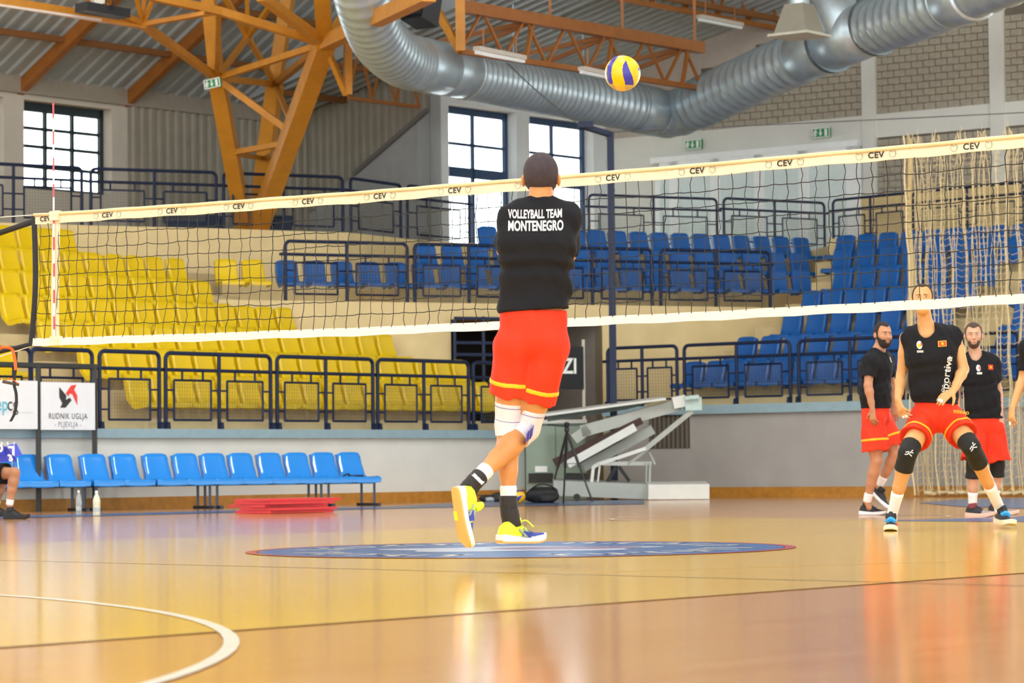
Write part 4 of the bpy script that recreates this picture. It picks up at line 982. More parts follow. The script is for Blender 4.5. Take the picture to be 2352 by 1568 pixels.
# posts and tensioners (post at left stands just outside the frame)
for sgn, l, lb in ((-1, l0 - 1.0, 'padded net post just beyond the left end of the net'), (1, l1 + .6, 'padded net post beyond the right end of the net')):
    e = empty('net_support_post', (NO + NU * l), lb, 'post'); p = NO + NU * l
    b = MB(); b.tube([p, p + ZV * 2.55], .05, 14); b.build('upright', mat('post_steel', '#8f979c', .35, metal=.6), e, smooth=50)
    b = MB(); b.tube([p + ZV * .02, p + ZV * 1.9], .11, 16); b.build('padding', mat('post_pad_blue', '#28508f', .5), e, smooth=50)
    b = MB(); b.tube([p, p + ZV * .03], .2, 18); b.build('base_plate', MATS['post_steel'], e, smooth=50)
pl_ = NO + NU * (l0 - 1.0)
def net_rope(name, p, q_, r, m, sag=0.): b = MB(); b.tube([p, (p + q_) / 2 - ZV * sag, q_], r, 6); return b.build(name, m, VN, smooth='all')
net_rope('top_cord', NP(l0, .012), pl_ + ZV * (nz(l0) - .0), .004, M_tape2)
net_rope('corner_strap', NP(l0, .06), pl_ + ZV * (nz(l0) - .22), .022, M_band, .012)
net_rope('corner_strap', NP(l0 - .04, .985), pl_ + ZV * (nz(l0) - 1.12), .017, M_band)
net_rope('bottom_cord', NP(l0 - .04, 1.0), pl_ + ZV * (nz(l0) - 1.2), .004, M_tape2)
pr_ = NO + NU * (l1 + .6)
net_rope('top_cord', NP(l1, .02), pr_ + ZV * nz(l1), .006, M_tape2); net_rope('bottom_cord', NP(l1, .97), pr_ + ZV * (nz(l1) - .97), .006, M_tape2)
# orange strap with buckle and black tail hanging from the corner strap
DN = pj(NP(l0, .9))[2]
TS = empty('tension_strap', PD(30, 800, DN), 'orange and black tension strap with a buckle hanging at the net corner', 'strap')
M_ostr = mat('strap_orange', '#e0651c', .6)
b = MB(); b.tube(smooth_path([PD(-12, 815, DN), PD(0, 800, DN), PD(14, 797, DN - .05), PD(28, 803, DN), PD(34, 825, DN), PD(36, 850, DN)], 6), .012, 8); b.build('orange_webbing', M_ostr, TS, smooth='all')
b = MB(); b.tube([PD(6, 876, DN - .03), PD(43, 883, DN + .03)], .012, 10); b.build('buckle_bar', mat('buckle_dark', '#4a3f36', .4), TS, smooth=50)
b = MB(); b.tube([PD(8, 874, DN), PD(25, 869, DN), PD(42, 880, DN)], .004, 6); b.build('buckle_wire', M_ostr, TS, smooth=50)
tl = smooth_path([PD(37, 808, DN), PD(35, 850, DN), PD(32, 880, DN), PD(37, 905, DN), PD(37, 930, DN), PD(33, 950, DN), PD(24, 968, DN)], 6)
b = MB(); b.grid([[p - v3(.011, 0, 0) for p in tl], [p + v3(.011, .004, .002) for p in tl]]); b.grid([[p + v3(.011, .007, .002) for p in tl], [p - v3(.011, -.004, 0) for p in tl]]); b.build('black_tail', M_band, TS)

# ================================================================== BALLS
M_by = mat('ball_yellow', '#eab400', .35, var=.03, bump=.1, bscale=300); M_bb = mat('ball_blue', '#33309a', .35, var=.04, bump=.1, bscale=300); M_bg = mat('ball_gold_print', '#b59a54', .4)
Lx = [(.68, .154), (.374, -.01), (.11, -.055), (-.24, -.01), (-.57, .09), (-.95, .13)]; Rx = [(.68, .154), (.35, .264), (.066, .374), (-.264, .527), (-.571, .604), (-.95, .60)]
Ox = [(.98, -.33), (.747, -.637), (.374, -.857), (-.07, -.92), (-.42, -.87), (-.7, -.7), (-.95, -.5)]; Ix = [(.98, -.2), (.7, -.42), (.395, -.593), (-.02, -.66), (-.3, -.63), (-.615, -.55), (-.9, -.36)]
def itp(T, y):
    ys = [t[0] for t in T][::-1]; xs_ = [t[1] for t in T][::-1]; return float(np.interp(y, ys, xs_))
def ball(C, R_, rot, label):
    e = empty('volleyball', C - ZV * R_, label, 'ball', 'yellow and blue volleyballs')
    B = [MB(), MB(), MB()]; nu, nv_ = 260, 130; V = np.zeros((nv_ + 1, nu, 3)); rot = np.array(rot)
    def cls(p):
        x, y, z = p
        if z < 0: x, y = y, -x
        if itp(Ox, y) < x < itp(Ix, y): return 1 if y > -.62 else 2
        if y < .68 and itp(Lx, y) < x < itp(Rx, y): return 1 if y > -.69 else 2
        if x > .86 and abs(y - .2) < .12 - (1 - x) * .3: return 1
        return 0
    for i in range(nv_ + 1):
        th = math.pi * i / nv_
        for j in range(nu): ph = 2 * math.pi * j / nu; V[i, j] = (math.sin(th) * math.cos(ph), math.cos(th), math.sin(th) * math.sin(ph))
    W = V @ rot * R_ + C
    idx = [{}, {}, {}]
    for i in range(nv_):
        for j in range(nu):
            j2 = (j + 1) % nu; k = cls((V[i, j] + V[i + 1, j2]) / 2); b = B[k]; f = []
            for key in ((i, j), (i, j2), (i + 1, j2), (i + 1, j)):
                if key not in idx[k]: idx[k][key] = len(b.v); b.v.append(tuple(W[key]))
                f.append(idx[k][key])
            b.f.append(tuple(f)); b.m.append(0)
    for k, nm_, m in ((0, 'yellow_panels', M_by), (1, 'blue_panels', M_bb), (2, 'gold_print', M_bg)): B[k].build(nm_, m, e, smooth='all')
    return e
Rb = np.array([RT, UP, -FW])
BALL = ball(PD(1430, 168.5, 17.0), .1045, Rb, 'yellow and blue volleyball in flight above the net')
a_ = math.radians(-60); Rz = np.array([[math.cos(a_), math.sin(a_), 0], [-math.sin(a_), math.cos(a_), 0], [0, 0, 1]])
gp = PZ(1190, 1157, 0); ball(gp + ZV * .1055, .105, Rz @ Rb, 'yellow and blue volleyball lying on the floor by the black bag')

# ================================================================== SAFETY NET AT RIGHT
M_rope = mat('net_beige', '#d8c79c', .8, var=.08, scale=30); rn = random.Random(5)
SN = empty('safety_net', FR.P(FR.a(2220, -.4, 1130), -.4, 0), 'beige knotted safety net hanging in folds before the right stand', 'net')
aL_, aR_ = FR.a(2088, -.4, 600), FR.a(2420, -.4, 600); ns = 46; nr = 58; zt_, zb_ = FR.px(2200, 300, -.4)[1], .03
cl = [aL_ + (aR_ - aL_) * ((i + rn.uniform(-.3, .3)) / ns) ** 1.12 for i in range(ns + 1)]
gat = [aL_ + .0, aL_ + .18, aL_ + .5, aL_ + .95, aL_ + 1.3, aL_ + 1.75, aL_ + 2.15, aL_ + 2.35]
G = {}
for i, a in enumerate(cl):
    ph = rn.uniform(0, 6); near = min(gat, key=lambda g_: abs(g_ - a))
    for k in range(nr + 1):
        f = k / nr; z = zt_ + (zb_ - zt_) * f - .25 * (1 - f) ** 14 * abs(a - near) * 2
        pull = max(0, 1 - f / .09) ** 1.3; aa = a + (near - a) * pull + .012 * math.sin(f * 40 + ph) + .05 * math.sin(f * 5 + ph * .3) * f
        aa += (.30 * max(0, f - .5) ** 1.4) * (1 if i < 6 else .3)
        G[i, k] = FR.P(aa, -.4 - .12 * math.sin(i * 1.9) - .05 * math.sin(ph + f * 9), z)
b = MB()
for i in range(ns + 1): b.tube([G[i, k] for k in range(nr + 1)], .0075 if i > 3 else .014, 3, cap=False)
b.build('vertical_cords', M_rope, SN, kind='stuff')
b = MB()
for k in range(2, nr):
    for i in range(ns):
        if (i // 3) % 2 and rn.random() < .5: continue
        p, q_ = G[i, k], G[i + 1, k]; b.tube([p, (p + q_) / 2 - ZV * .035, q_], .0055, 3, cap=False)
b.build('cross_cords', M_rope, SN, kind='stuff')
pts = [G[i, nr] + ZV * (.02 + .03 * rn.random()) for i in range(4, ns + 1)]; b = MB(); b.tube(pts, .03, 6); b.build('bottom_hem', M_rope, SN, smooth='all')
pts = [FR.P(aL_ + .04, -.42, z) for z in np.linspace(zt_ + .02, 1.7, 12)]; b = MB(); b.tube([p + w2 * .02 * math.sin(i * 1.3) for i, p in enumerate(pts)], [.012] + [.045] * 11, 8); b.build('gathered_edge', mat('net_beige_dense', '#cdb987', .85, bump=.8, bscale=60), SN, smooth='all')
for g_ in gat: b = MB(); b.tube([FR.P(g_, -.4, zt_ - .02), FR.P(g_, -.4, zt_ + .06)], .005, 5); b.build('hook', M_rope, SN)

# ================================================================== FOLDED BASKETBALL STAND
M_gst = mat('stand_grey', '#a5a9a0', .5, var=.06); M_wst = mat('stand_white', '#d3d6cf', .5, var=.05); M_foam = mat('foam_green', '#b4cbc4', .7, var=.1, scale=20); M_brown = mat('pad_maroon', '#3b2420', .7); M_dk = mat('dark_gear', '#2a2926', .7)
DB = 45.2
BS = empty('basketball_stand', PZ(1450, 1145, 0), 'grey folded basketball backboard stand on wheels by the wall', 'sports stand')
def pbar(name, p, q_, w, dz, m, d=DB, d2=None, dw=.12, parent=None):
    A, B = PD(*p, d), PD(*q_, d if d2 is None else d2); ax = B - A; L_ = np.linalg.norm(ax); ax /= L_; up_ = np.cross(ax, FW); up_ /= np.linalg.norm(up_); dp = np.cross(ax, up_)
    b = MB(); b.box((A + B) / 2, ax * L_ / 2, up_ * (w * d / FPX) / 2, dp * dw / 2); return b.build(name, m, parent or BS)
pbar('base_beam', (1270, 1117), (1488, 1126), 34, 0, M_gst, dw=.9)
pbar('counterweight', (1486, 1126), (1625, 1125), 34, 0, M_wst, DB - .3, dw=.9)
pbar('mast', (1335, 990), (1562, 928), 27, 0, M_gst, dw=.25); pbar('mast', (1318, 1008), (1352, 983), 24, 0, M_gst, dw=.25)
pbar('mast_end', (1545, 925), (1574, 919), 26, 0, M_wst, DB - .1, dw=.35)
pbar('foam_block', (1572, 927), (1610, 926), 30, 0, M_foam, DB - .1, dw=.4); pbar('foam_flap', (1572, 914), (1604, 910), 8, 0, M_foam, DB - .25, dw=.3)
pbar('backboard_frame', (1252, 951), (1525, 914), 5, 0, M_wst, DB + .3, dw=1.2)
b = MB(); b.extrude([PD(1255, 954, DB + .3), PD(1525, 916, DB + .3), PD(1440, 940, DB + .35), PD(1258, 968, DB + .35)], v3(0, .02, 0)); b.build('backboard', mat('board_clear', '#9fb0b0', .15, trans=.5), BS)
pbar('padded_arm', (1272, 1062), (1474, 965), 16, 0, M_brown, DB - .1); pbar('lift_arm', (1304, 1066), (1459, 980), 18, 0, M_wst, DB - .25)
pbar('lift_arm', (1340, 1072), (1500, 985), 22, 0, M_gst, DB + .1)
pbar('rear_strut', (1482, 1031), (1590, 943), 11, 0, M_gst, DB - .2); pbar('front_rail', (1376, 1065), (1484, 1029), 8, 0, M_wst, DB - .45, dw=.06)
pbar('front_post', (1363, 1071), (1359, 1106), 7, 0, M_wst, DB - .4, dw=.06); pbar('front_post', (1378, 1065), (1373, 1106), 4, 0, M_wst, DB - .4, dw=.05); pbar('front_post', (1362, 1073), (1378, 1063), 8, 0, M_wst, DB - .4, dw=.06)
pbar('cross_rail', (1384, 1064), (1497, 1064), 9, 0, M_wst, DB + .1, dw=.08); pbar('brace', (1441, 1066), (1487, 1033), 6, 0, M_gst, DB - .1, dw=.06); pbar('brace', (1491, 1037), (1505, 1066), 4, 0, M_gst, DB - .1, dw=.04)
pbar('rear_post', (1493, 1064), (1492, 1108), 5, 0, M_gst, DB, dw=.05); pbar('rear_post', (1485, 1064), (1484, 1108), 3, 0, M_gst, DB, dw=.05)
pbar('spring', (1395, 1106), (1415, 1072), 8, 0, M_dk, DB); pbar('spring', (1445, 1104), (1422, 1072), 8, 0, M_dk, DB); pbar('gear_box', (1298, 1093), (1352, 1094), 14, 0, M_dk, DB + .1); pbar('dark_panel', (1330, 1060), (1440, 1010), 10, 0, M_dk, DB + .3)  # dark pieces in the underside, the last a bar behind the arms
for x, y in ((1506, 1142), (1621, 1139), (1325, 1139)):
    P = PZ(x, 1147, 0); P = PD(x, y, DB - .45); P[2] = .055; b = MB(); b.tube([P - v3(0, .03, 0), P + v3(0, .03, 0)], .055, 14); b.build('wheel', M_dk, BS, smooth=50)
# green cabinet, tripod, bag
CB = empty('cabinet', PZ(1278, 1150, 0), 'pale green metal cabinet standing behind the tripod', 'cabinet'); dc = 46.6
A, B = PD(1209, 1040, dc), PD(1346, 1040, dc); zt_ = PD(1278, 964, dc)[2]
def cbox(name, x0, x1, y0, y1, d, dw, m, parent): 
    p, q_ = PD(x0, y1, d), PD(x1, y0, d); b = MB(); b.box(((p[0] + q_[0]) / 2, p[1] + dw / 2, (max(p[2], 0) + q_[2]) / 2), v3((q_[0] - p[0]) / 2, 0, 0), v3(0, dw / 2, 0), ZV * (q_[2] - max(p[2], 0)) / 2); return b.build(name, m, parent)
M_gr = mat('cabinet_green', '#8d9f8e', .5, var=.08, scale=3)
cbox('body', 1209, 1346, 972, 1160, dc, .5, M_gr, CB); cbox('top', 1206, 1348, 963, 973, dc - .03, .56, M_wst, CB); dr = cbox('door', 1212, 1275, 978, 1108, dc - .02, .02, M_gr, CB); cbox('door', 1278, 1343, 978, 1108, dc - .02, .02, M_gr, CB); cbox('notice', 1229, 1257, 1070, 1084, dc - .03, .008, M_wsign, CB); cbox('shelf_gear', 1214, 1270, 1086, 1108, dc - .06, .04, M_dk, CB)
TP = empty('camera_tripod', PZ(1300, 1150, 0), 'black camera tripod standing before the green cabinet', 'tripod'); dt = 43.2
hd = PD(1302, 992, dt)
for (x, y, dd_) in ((1262, 1148, 43.4), (1361, 1153, 42.9), (1294, 1156, 42.3)):
    f_ = PZ(x, y, 0); b = MB(); b.tube([hd, lerp(hd, f_, .5)], .022, 8); b.tube([lerp(hd, f_, .48), f_ + ZV * .01], .014, 8); b.build('leg', mat('tripod_black', '#1d1e20', .4), TP, smooth=50)
b = MB(); b.tube([hd - ZV * .3, hd + ZV * .05], .016, 8); b.build('centre_column', MATS['tripod_black'], TP, smooth=50)
b = MB(); b.lathe([(.03, -.03), (.04, 0), (.03, .05), (.045, .07), (.045, .1), (.02, .12)], hd + ZV * .03, 12); b.build('head', MATS['tripod_black'], TP, smooth=50)
b = MB(); b.tube([hd + ZV * .08, PD(1258, 975, dt - .2)], .009, 6); b.build('pan_handle', MATS['tripod_black'], TP)
for f_ in (.45,):
    ps = [lerp(hd, PZ(x, y, 0), f_) for x, y in ((1262, 1148), (1361, 1153), (1294, 1156))]; cm_ = sum(ps) / 3
    b = MB()
    for p in ps: b.tube([p, cm_], .006, 6)
    b.build('spreader', MATS['tripod_black'], TP)
BGo = PZ(1247, 1155, 0); BG = empty('sports_bag', BGo, 'black sports bag lying on the floor beside the ball', 'bag'); M_bag = mat('bag_black', '#1e1d1f', .75, bump=.6, bscale=14)
def lump(c, rx, ry, rz, m, parent, name, n=20, sq=.75, wob=.06, seed=1):
    rr_ = random.Random(seed); ph = [rr_.uniform(0, 6) for _ in range(6)]; b = MB(); rows_ = []
    for i in range(n // 2 + 1):
        th = math.pi * i / (n // 2); r = []
        for j in range(n + 1):
            p_ = 2 * math.pi * j / n; sx_ = math.copysign(abs(math.cos(p_)) ** sq, math.cos(p_)); sy_ = math.copysign(abs(math.sin(p_)) ** sq, math.sin(p_)); st = abs(math.sin(th)) ** sq
            k_ = 1 + wob * math.sin(3 * p_ + ph[0] + 2 * th) + wob * math.sin(5 * th + ph[1] + 2 * p_)
            r.append((c[0] + rx * sx_ * st * k_, c[1] + ry * sy_ * st * k_, max(c[2] + rz * math.copysign(abs(math.cos(th)) ** .8, math.cos(th)) * k_, .002)))
        rows_.append(r)
    b.grid([r[::-1] for r in rows_]); return b.build(name, m, parent, smooth='all')
lump(BGo + v3(0, .3, .11), .25, .2, .12, M_bag, BG, 'body'); lump(BGo + v3(.07, .1, .07), .14, .08, .06, M_bag, BG, 'side_pocket', seed=4)
b = MB(); b.tube(smooth_path([BGo + v3(-.2, .2, .18), BGo + v3(-.05, .1, .27), BGo + v3(.12, .1, .25), BGo + v3(.2, .2, .17)], 6), .012, 6); b.build('handle', M_bag, BG, smooth='all')
kp = PZ(1128, 1152, 0); KP = empty('kit_pile', kp, 'small heap of dark kit and cables on the floor behind the rear shoe', 'kit')
lump(kp + v3(-.06, .2, .05), .12, .1, .055, M_dk, KP, 'pouch', seed=8); lump(kp + v3(.1, .15, .06), .09, .08, .08, M_dk, KP, 'pouch', seed=9); lump(kp + v3(-.02, .06, .035), .07, .05, .035, mat('kit_pale', '#aab2b8', .5), KP, 'cloth', seed=10)
b = MB(); b.tube(smooth_path([kp + v3(-.35, .25, .12), kp + v3(-.2, .2, .1), kp + v3(-.05, .22, .09)], 5), .008, 5); b.build('cable', M_dk, KP)
# ================================================================== PEOPLE: smooth implicit bodies meshed with surface nets
class SD:
    def __init__(s): s.ops = []; s.lo = np.full(3, 1e9); s.hi = np.full(3, -1e9)
    def _add(s, kind, f, lo, hi, k):
        s.ops.append((kind, f, np.asarray(lo, float), np.asarray(hi, float), k))
        if kind == 'u': s.lo = np.minimum(s.lo, lo); s.hi = np.maximum(s.hi, hi)
    def cone(s, a, b, ra, rb, k=.02, kind='u'):
        a, b = np.asarray(a, float), np.asarray(b, float); ab = b - a; L2 = ab @ ab + 1e-12; r = max(ra, rb)
        def f(X, Y, Z):
            t = np.clip(((X - a[0]) * ab[0] + (Y - a[1]) * ab[1] + (Z - a[2]) * ab[2]) / L2, 0, 1)
            return np.sqrt((X - a[0] - t * ab[0]) ** 2 + (Y - a[1] - t * ab[1]) ** 2 + (Z - a[2] - t * ab[2]) ** 2) - (ra + (rb - ra) * t)
        s._add(kind, f, np.minimum(a, b) - r, np.maximum(a, b) + r, k); return s
    def econe(s, a, b, ra, rb, xa, k=.03):
        a, b = np.asarray(a, float), np.asarray(b, float); ab = b - a; L_ = np.linalg.norm(ab); zx = ab / (L_ + 1e-9); xa = np.asarray(xa, float); xa = xa - zx * (xa @ zx); xa /= np.linalg.norm(xa); ya = np.cross(zx, xa)
        def f(X, Y, Z):
            x, y, z = X - a[0], Y - a[1], Z - a[2]; u = x * zx[0] + y * zx[1] + z * zx[2]; t = np.clip(u / (L_ + 1e-9), 0, 1)
            rx = ra[0] + (rb[0] - ra[0]) * t; ry = ra[1] + (rb[1] - ra[1]) * t; e = u - t * L_
            p = x * xa[0] + y * xa[1] + z * xa[2]; q = x * ya[0] + y * ya[1] + z * ya[2]
            return (np.sqrt((p / rx) ** 2 + (q / ry) ** 2 + (e / ry) ** 2) - 1) * np.minimum(rx, ry)
        r = max(*ra, *rb); s._add('u', f, np.minimum(a, b) - r, np.maximum(a, b) + r, k); return s
    def ell(s, c, ax, r, k=.02, kind='u'):
        c = np.asarray(c, float); ax = [np.asarray(q, float) for q in ax]
        def f(X, Y, Z):
            x, y, z = X - c[0], Y - c[1], Z - c[2]; p = [(x * q[0] + y * q[1] + z * q[2]) for q in ax]
            k0 = np.sqrt(sum((pp / rr) ** 2 for pp, rr in zip(p, r))); k1 = np.sqrt(sum((pp / rr ** 2) ** 2 for pp, rr in zip(p, r))) + 1e-9
            return k0 * (k0 - 1) / k1
        m = max(r); s._add(kind, f, c - m, c + m, k); return s
    def keep(s, f): s.ops.append(('i', f, None, None, 0)); return s
    def plane(s, p, n):                       # keep the side n points away from
        p, n = np.asarray(p, float), np.asarray(n, float) / np.linalg.norm(n)
        return s.keep(lambda X, Y, Z: (X - p[0]) * n[0] + (Y - p[1]) * n[1] + (Z - p[2]) * n[2])
    def mesh(s, name, m, res, parent, infl=0., disp=None, lo=None, hi=None):
        lo = (s.lo if lo is None else lo) - .03 - max(infl, 0); hi = (s.hi if hi is None else hi) + .03 + max(infl, 0)
        n = np.ceil((hi - lo) / res).astype(int) + 1; ax = [lo[i] + np.arange(n[i]) * res for i in range(3)]
        Fd = np.full(n, 1., np.float32)
        for kind, f, a, b, k in s.ops:
            if kind == 'i': continue
            mg = k + res * 3 + max(infl, 0); sl = tuple(slice(max(0, int((a[i] - mg - lo[i]) / res)), min(n[i], int((b[i] + mg - lo[i]) / res) + 2)) for i in range(3))
            if any(q.stop <= q.start for q in sl): continue
            d = f(ax[0][sl[0]][:, None, None], ax[1][sl[1]][None, :, None], ax[2][sl[2]][None, None, :])
            c = Fd[sl]
            if kind == 'u':
                h = np.clip(.5 + .5 * (c - d) / k, 0, 1); Fd[sl] = c + (d - c) * h - k * h * (1 - h)
            else:
                d = -d; h = np.clip(.5 - .5 * (c - d) / k, 0, 1); Fd[sl] = c + (d - c) * h + k * h * (1 - h)
        if infl: Fd -= infl
        if disp is not None: Fd += disp(ax[0][:, None, None], ax[1][None, :, None], ax[2][None, None, :]).astype(np.float32)
        for kind, f, a, b, k in s.ops:
            if kind == 'i': Fd = np.maximum(Fd, f(ax[0][:, None, None], ax[1][None, :, None], ax[2][None, None, :]))
        V, Q = surface_nets(Fd, lo, res)
        b_ = MB(); off = wloc(parent); me = bpy.data.meshes.new(name); me.from_pydata((V - np.array(off)).tolist(), [], Q.tolist())
        me.materials.append(m); me.polygons.foreach_set('use_smooth', [True] * len(me.polygons)); me.update()
        o = bpy.data.objects.new(name, me); COL.objects.link(o); o.parent = parent; return o, V, Q
def surface_nets(Fd, lo, res):
    S = Fd < 0; n = Fd.shape
    cnt = np.zeros((n[0] - 1, n[1] - 1, n[2] - 1), np.int8)
    for i in (0, 1):
        for j in (0, 1):
            for k in (0, 1): cnt += S[i:n[0] - 1 + i, j:n[1] - 1 + j, k:n[2] - 1 + k]
    act = (cnt > 0) & (cnt < 8); C = np.argwhere(act)
    idx = np.full(act.shape, -1, np.int64); idx[act] = np.arange(len(C))
    P = np.zeros((len(C), 3)); W = np.zeros(len(C))
    cor = [(i, j, k) for i in (0, 1) for j in (0, 1) for k in (0, 1)]
    for a in cor:
        for d in range(3):
            if a[d]: continue
            b = list(a); b[d] = 1
            fa = Fd[C[:, 0] + a[0], C[:, 1] + a[1], C[:, 2] + a[2]]; fb = Fd[C[:, 0] + b[0], C[:, 1] + b[1], C[:, 2] + b[2]]
            m = (fa < 0) != (fb < 0); t = np.where(m, fa / np.where(m, fa - fb, 1), 0)
            p = np.array(a, float)[None, :].repeat(len(C), 0); p[:, d] += t; P[m] += p[m]; W[m] += 1
    V = lo + (C + P / W[:, None]) * res; Q = []
    for d in range(3):
        e1, e2 = (d + 1) % 3, (d + 2) % 3
        sl0 = [slice(None)] * 3; sl1 = [slice(None)] * 3; sl0[d] = slice(0, n[d] - 1); sl1[d] = slice(1, n[d])
        A, B = S[tuple(sl0)], S[tuple(sl1)]; E = np.argwhere(A != B)
        E = E[(E[:, e1] > 0) & (E[:, e2] > 0) & (E[:, e1] < n[e1] - 1) & (E[:, e2] < n[e2] - 1)]
        ins = A[E[:, 0], E[:, 1], E[:, 2]]
        def g(o1, o2):
            q = E.copy(); q[:, e1] -= o1; q[:, e2] -= o2; return idx[q[:, 0], q[:, 1], q[:, 2]]
        q = np.stack([g(1, 1), g(0, 1), g(0, 0), g(1, 0)], 1); q[~ins] = q[~ins][:, ::-1]; Q.append(q)
    return V, np.concatenate(Q)
def unit(v): v = np.asarray(v, float); return v / np.linalg.norm(v)
SKIN = {}
def skin(name, col): return mat(name, col, .5, var=.07, scale=9, bump=.05, bscale=80, spec=.35)
M_tee = mat('tee_black', '#17171b', .85, var=.12, scale=5, bump=.25, bscale=35, spec=.25)
M_sh = mat('shorts_red', '#d93414', .7, var=.08, scale=6, bump=.15, bscale=30, spec=.3); M_stripe = mat('stripe_yellow', '#f5b512', .7, var=.03)
M_sock = mat('sock_white', '#e9e6e4', .85, var=.04, bump=.2, bscale=120); M_pad = mat('kneepad_black', '#15150f', .8, var=.1, bump=.3, bscale=60); M_hair = mat('hair_dark', '#2c2420', .9, var=.2, scale=60, bump=.5, bscale=200)
M_eye = mat('eye_white', '#d8d2c8', .3, var=0); M_iris = mat('iris_dark', '#2a1c14', .3, var=0); M_lip = mat('lip', '#a5604f', .5, var=.05); M_tapew = mat('finger_tape', '#f2eee6', .7, var=.03)
THIGH = [(0, .094), (.35, .09), (.7, .074), (1, .060)]; SHIN = [(0, .058), (.28, .062), (.55, .051), (.8, .038), (1, .035)]
UARM = [(0, .056), (.4, .052), (1, .043)]; FARM = [(0, .043), (.25, .045), (.7, .033), (1, .027)]
def rad(T, t): return float(np.interp(t, [q[0] for q in T], [q[1] for q in T]))
def chain(sd, a, b, T, sc=1., add=0., k=.018, t0=0., t1=1.):
    ts = sorted({t0, t1, *[q[0] for q in T if t0 < q[0] < t1]})
    for u, v in zip(ts, ts[1:]): sd.cone(lerp(a, b, u), lerp(a, b, v), rad(T, u) * sc + add, rad(T, v) * sc + add, k)
def cuff(parent, name, segs, m, add=.007, sc=1., n=20, ring=.0):
    """sleeve along limb segments: list of (a, b, table, t0, t1)"""
    pts, rs = [], []
    for a, b, T, t0, t1 in segs:
        for t in np.linspace(t0, t1, 9): pts.append(lerp(a, b, t)); rs.append(rad(T, t) * sc + add + ring * math.sin(t * 60))
    rs[0] -= .004; rs[-1] -= .004
    b_ = MB(); b_.tube(pts, rs, n); return b_.build(name, m, parent, smooth='all')
def pad(parent, name, segs, m, add, res=.006, infl=0.):
    sd = SD()
    for a, b, T, t0, t1 in segs: chain(sd, a, b, T, 1., add, .02, t0, t1)
    a, b, T, t0, t1 = segs[0]; d = unit(b - a); sd.plane(lerp(a, b, t0), -d); a, b, T, t0, t1 = segs[-1]; d = unit(b - a); sd.plane(lerp(a, b, t1), d)
    return sd.mesh(name, m, res, parent)
def hand(sd, w, d, pn, side, sc=1., curl=.35, spread=.1, tapes=None):
    d = unit(d); pn = unit(pn - d * (np.dot(pn, d))); sx = unit(np.cross(d, pn)) * side           # sx points to the thumb side
    kn = w + d * .095 * sc; sd.econe(w + d * .015 * sc, kn, (.03 * sc, .018 * sc), (.042 * sc, .015 * sc), sx, .015); out = []
    for i, (o, L_) in enumerate(((.031, .072), (.0105, .080), (-.0105, .075), (-.031, .058))):
        p = kn + sx * o * sc - d * (.006 if i in (0, 3) else 0); dirf = unit(d + sx * (o * spread * 30)); cur = curl * (.8 + .18 * i); ang = cur * .5
        for j, f in enumerate((.45, .32, .25)):
            ang += cur * (.55 if j else .4); dd = unit(dirf * math.cos(ang) + pn * math.sin(ang)); q = p + dd * L_ * f * sc * 1.15
            sd.cone(p, q, (.0098 - .001 * j) * sc, (.009 - .001 * j) * sc, .004); out.append((p, q)); p = q
    p = w + d * .03 * sc + sx * .026 * sc; dd = unit(d * .65 + sx * .75 + pn * .25)
    for j, f in enumerate((.045, .035, .028)):
        q = p + dd * f * sc; sd.cone(p, q, (.014 - .002 * j) * sc, (.012 - .002 * j) * sc, .008); p = q; dd = unit(dd + d * .35 + pn * .12)
    return out
def head_frame(H): f = unit(H['fwd']); r = unit(np.cross(f, H.get('up', ZV))); return r, f, np.cross(r, f)
def head_sd(H, parts='all'):
    C = H['c']; r, f, u = head_frame(H); s = H.get('s', 1.); ws = H.get('w', 1.)
    L_ = lambda x, y, z: C + (r * x * ws + f * y + u * z) * s
    sd = SD(); ax = (r, f, u)
    sd.ell(L_(0, -.012, .03), ax, (.076 * s * ws, .097 * s, .09 * s)); sd.ell(L_(0, .028, -.03), ax, (.060 * s * ws, .066 * s, .088 * s), .03)
    sd.ell(L_(0, .048, -.085), ax, (.042 * s * ws, .038 * s, .033 * s), .03)
    if parts == 'all':
        sd.ell(L_(0, .08, .024), ax, (.05 * s, .015 * s, .011 * s), .015); sd.cone(L_(0, .09, .008), L_(0, .112, -.03), .007 * s, .0125 * s, .01)
        for q in (-1, 1):
            sd.ell(L_(q * .03, .1, .006), ax, (.018 * s, .014 * s, .011 * s), .012, 's'); sd.ell(L_(q * .011, .1, -.034), ax, (.009 * s, .01 * s, .008 * s), .006)
            sd.ell(L_(q * .042, .062, -.028), ax, (.02 * s, .02 * s, .018 * s), .02)
        sd.cone(L_(-.018, .09, -.064), L_(.018, .09, -.064), .008 * s, .008 * s, .008)
        for q in (-1, 1): sd.ell(L_(q * .08, -.012, -.008), (unit(r * q + f * .35), f, u), (.009 * s, .019 * s, .031 * s), .006)
    return sd, L_, ax
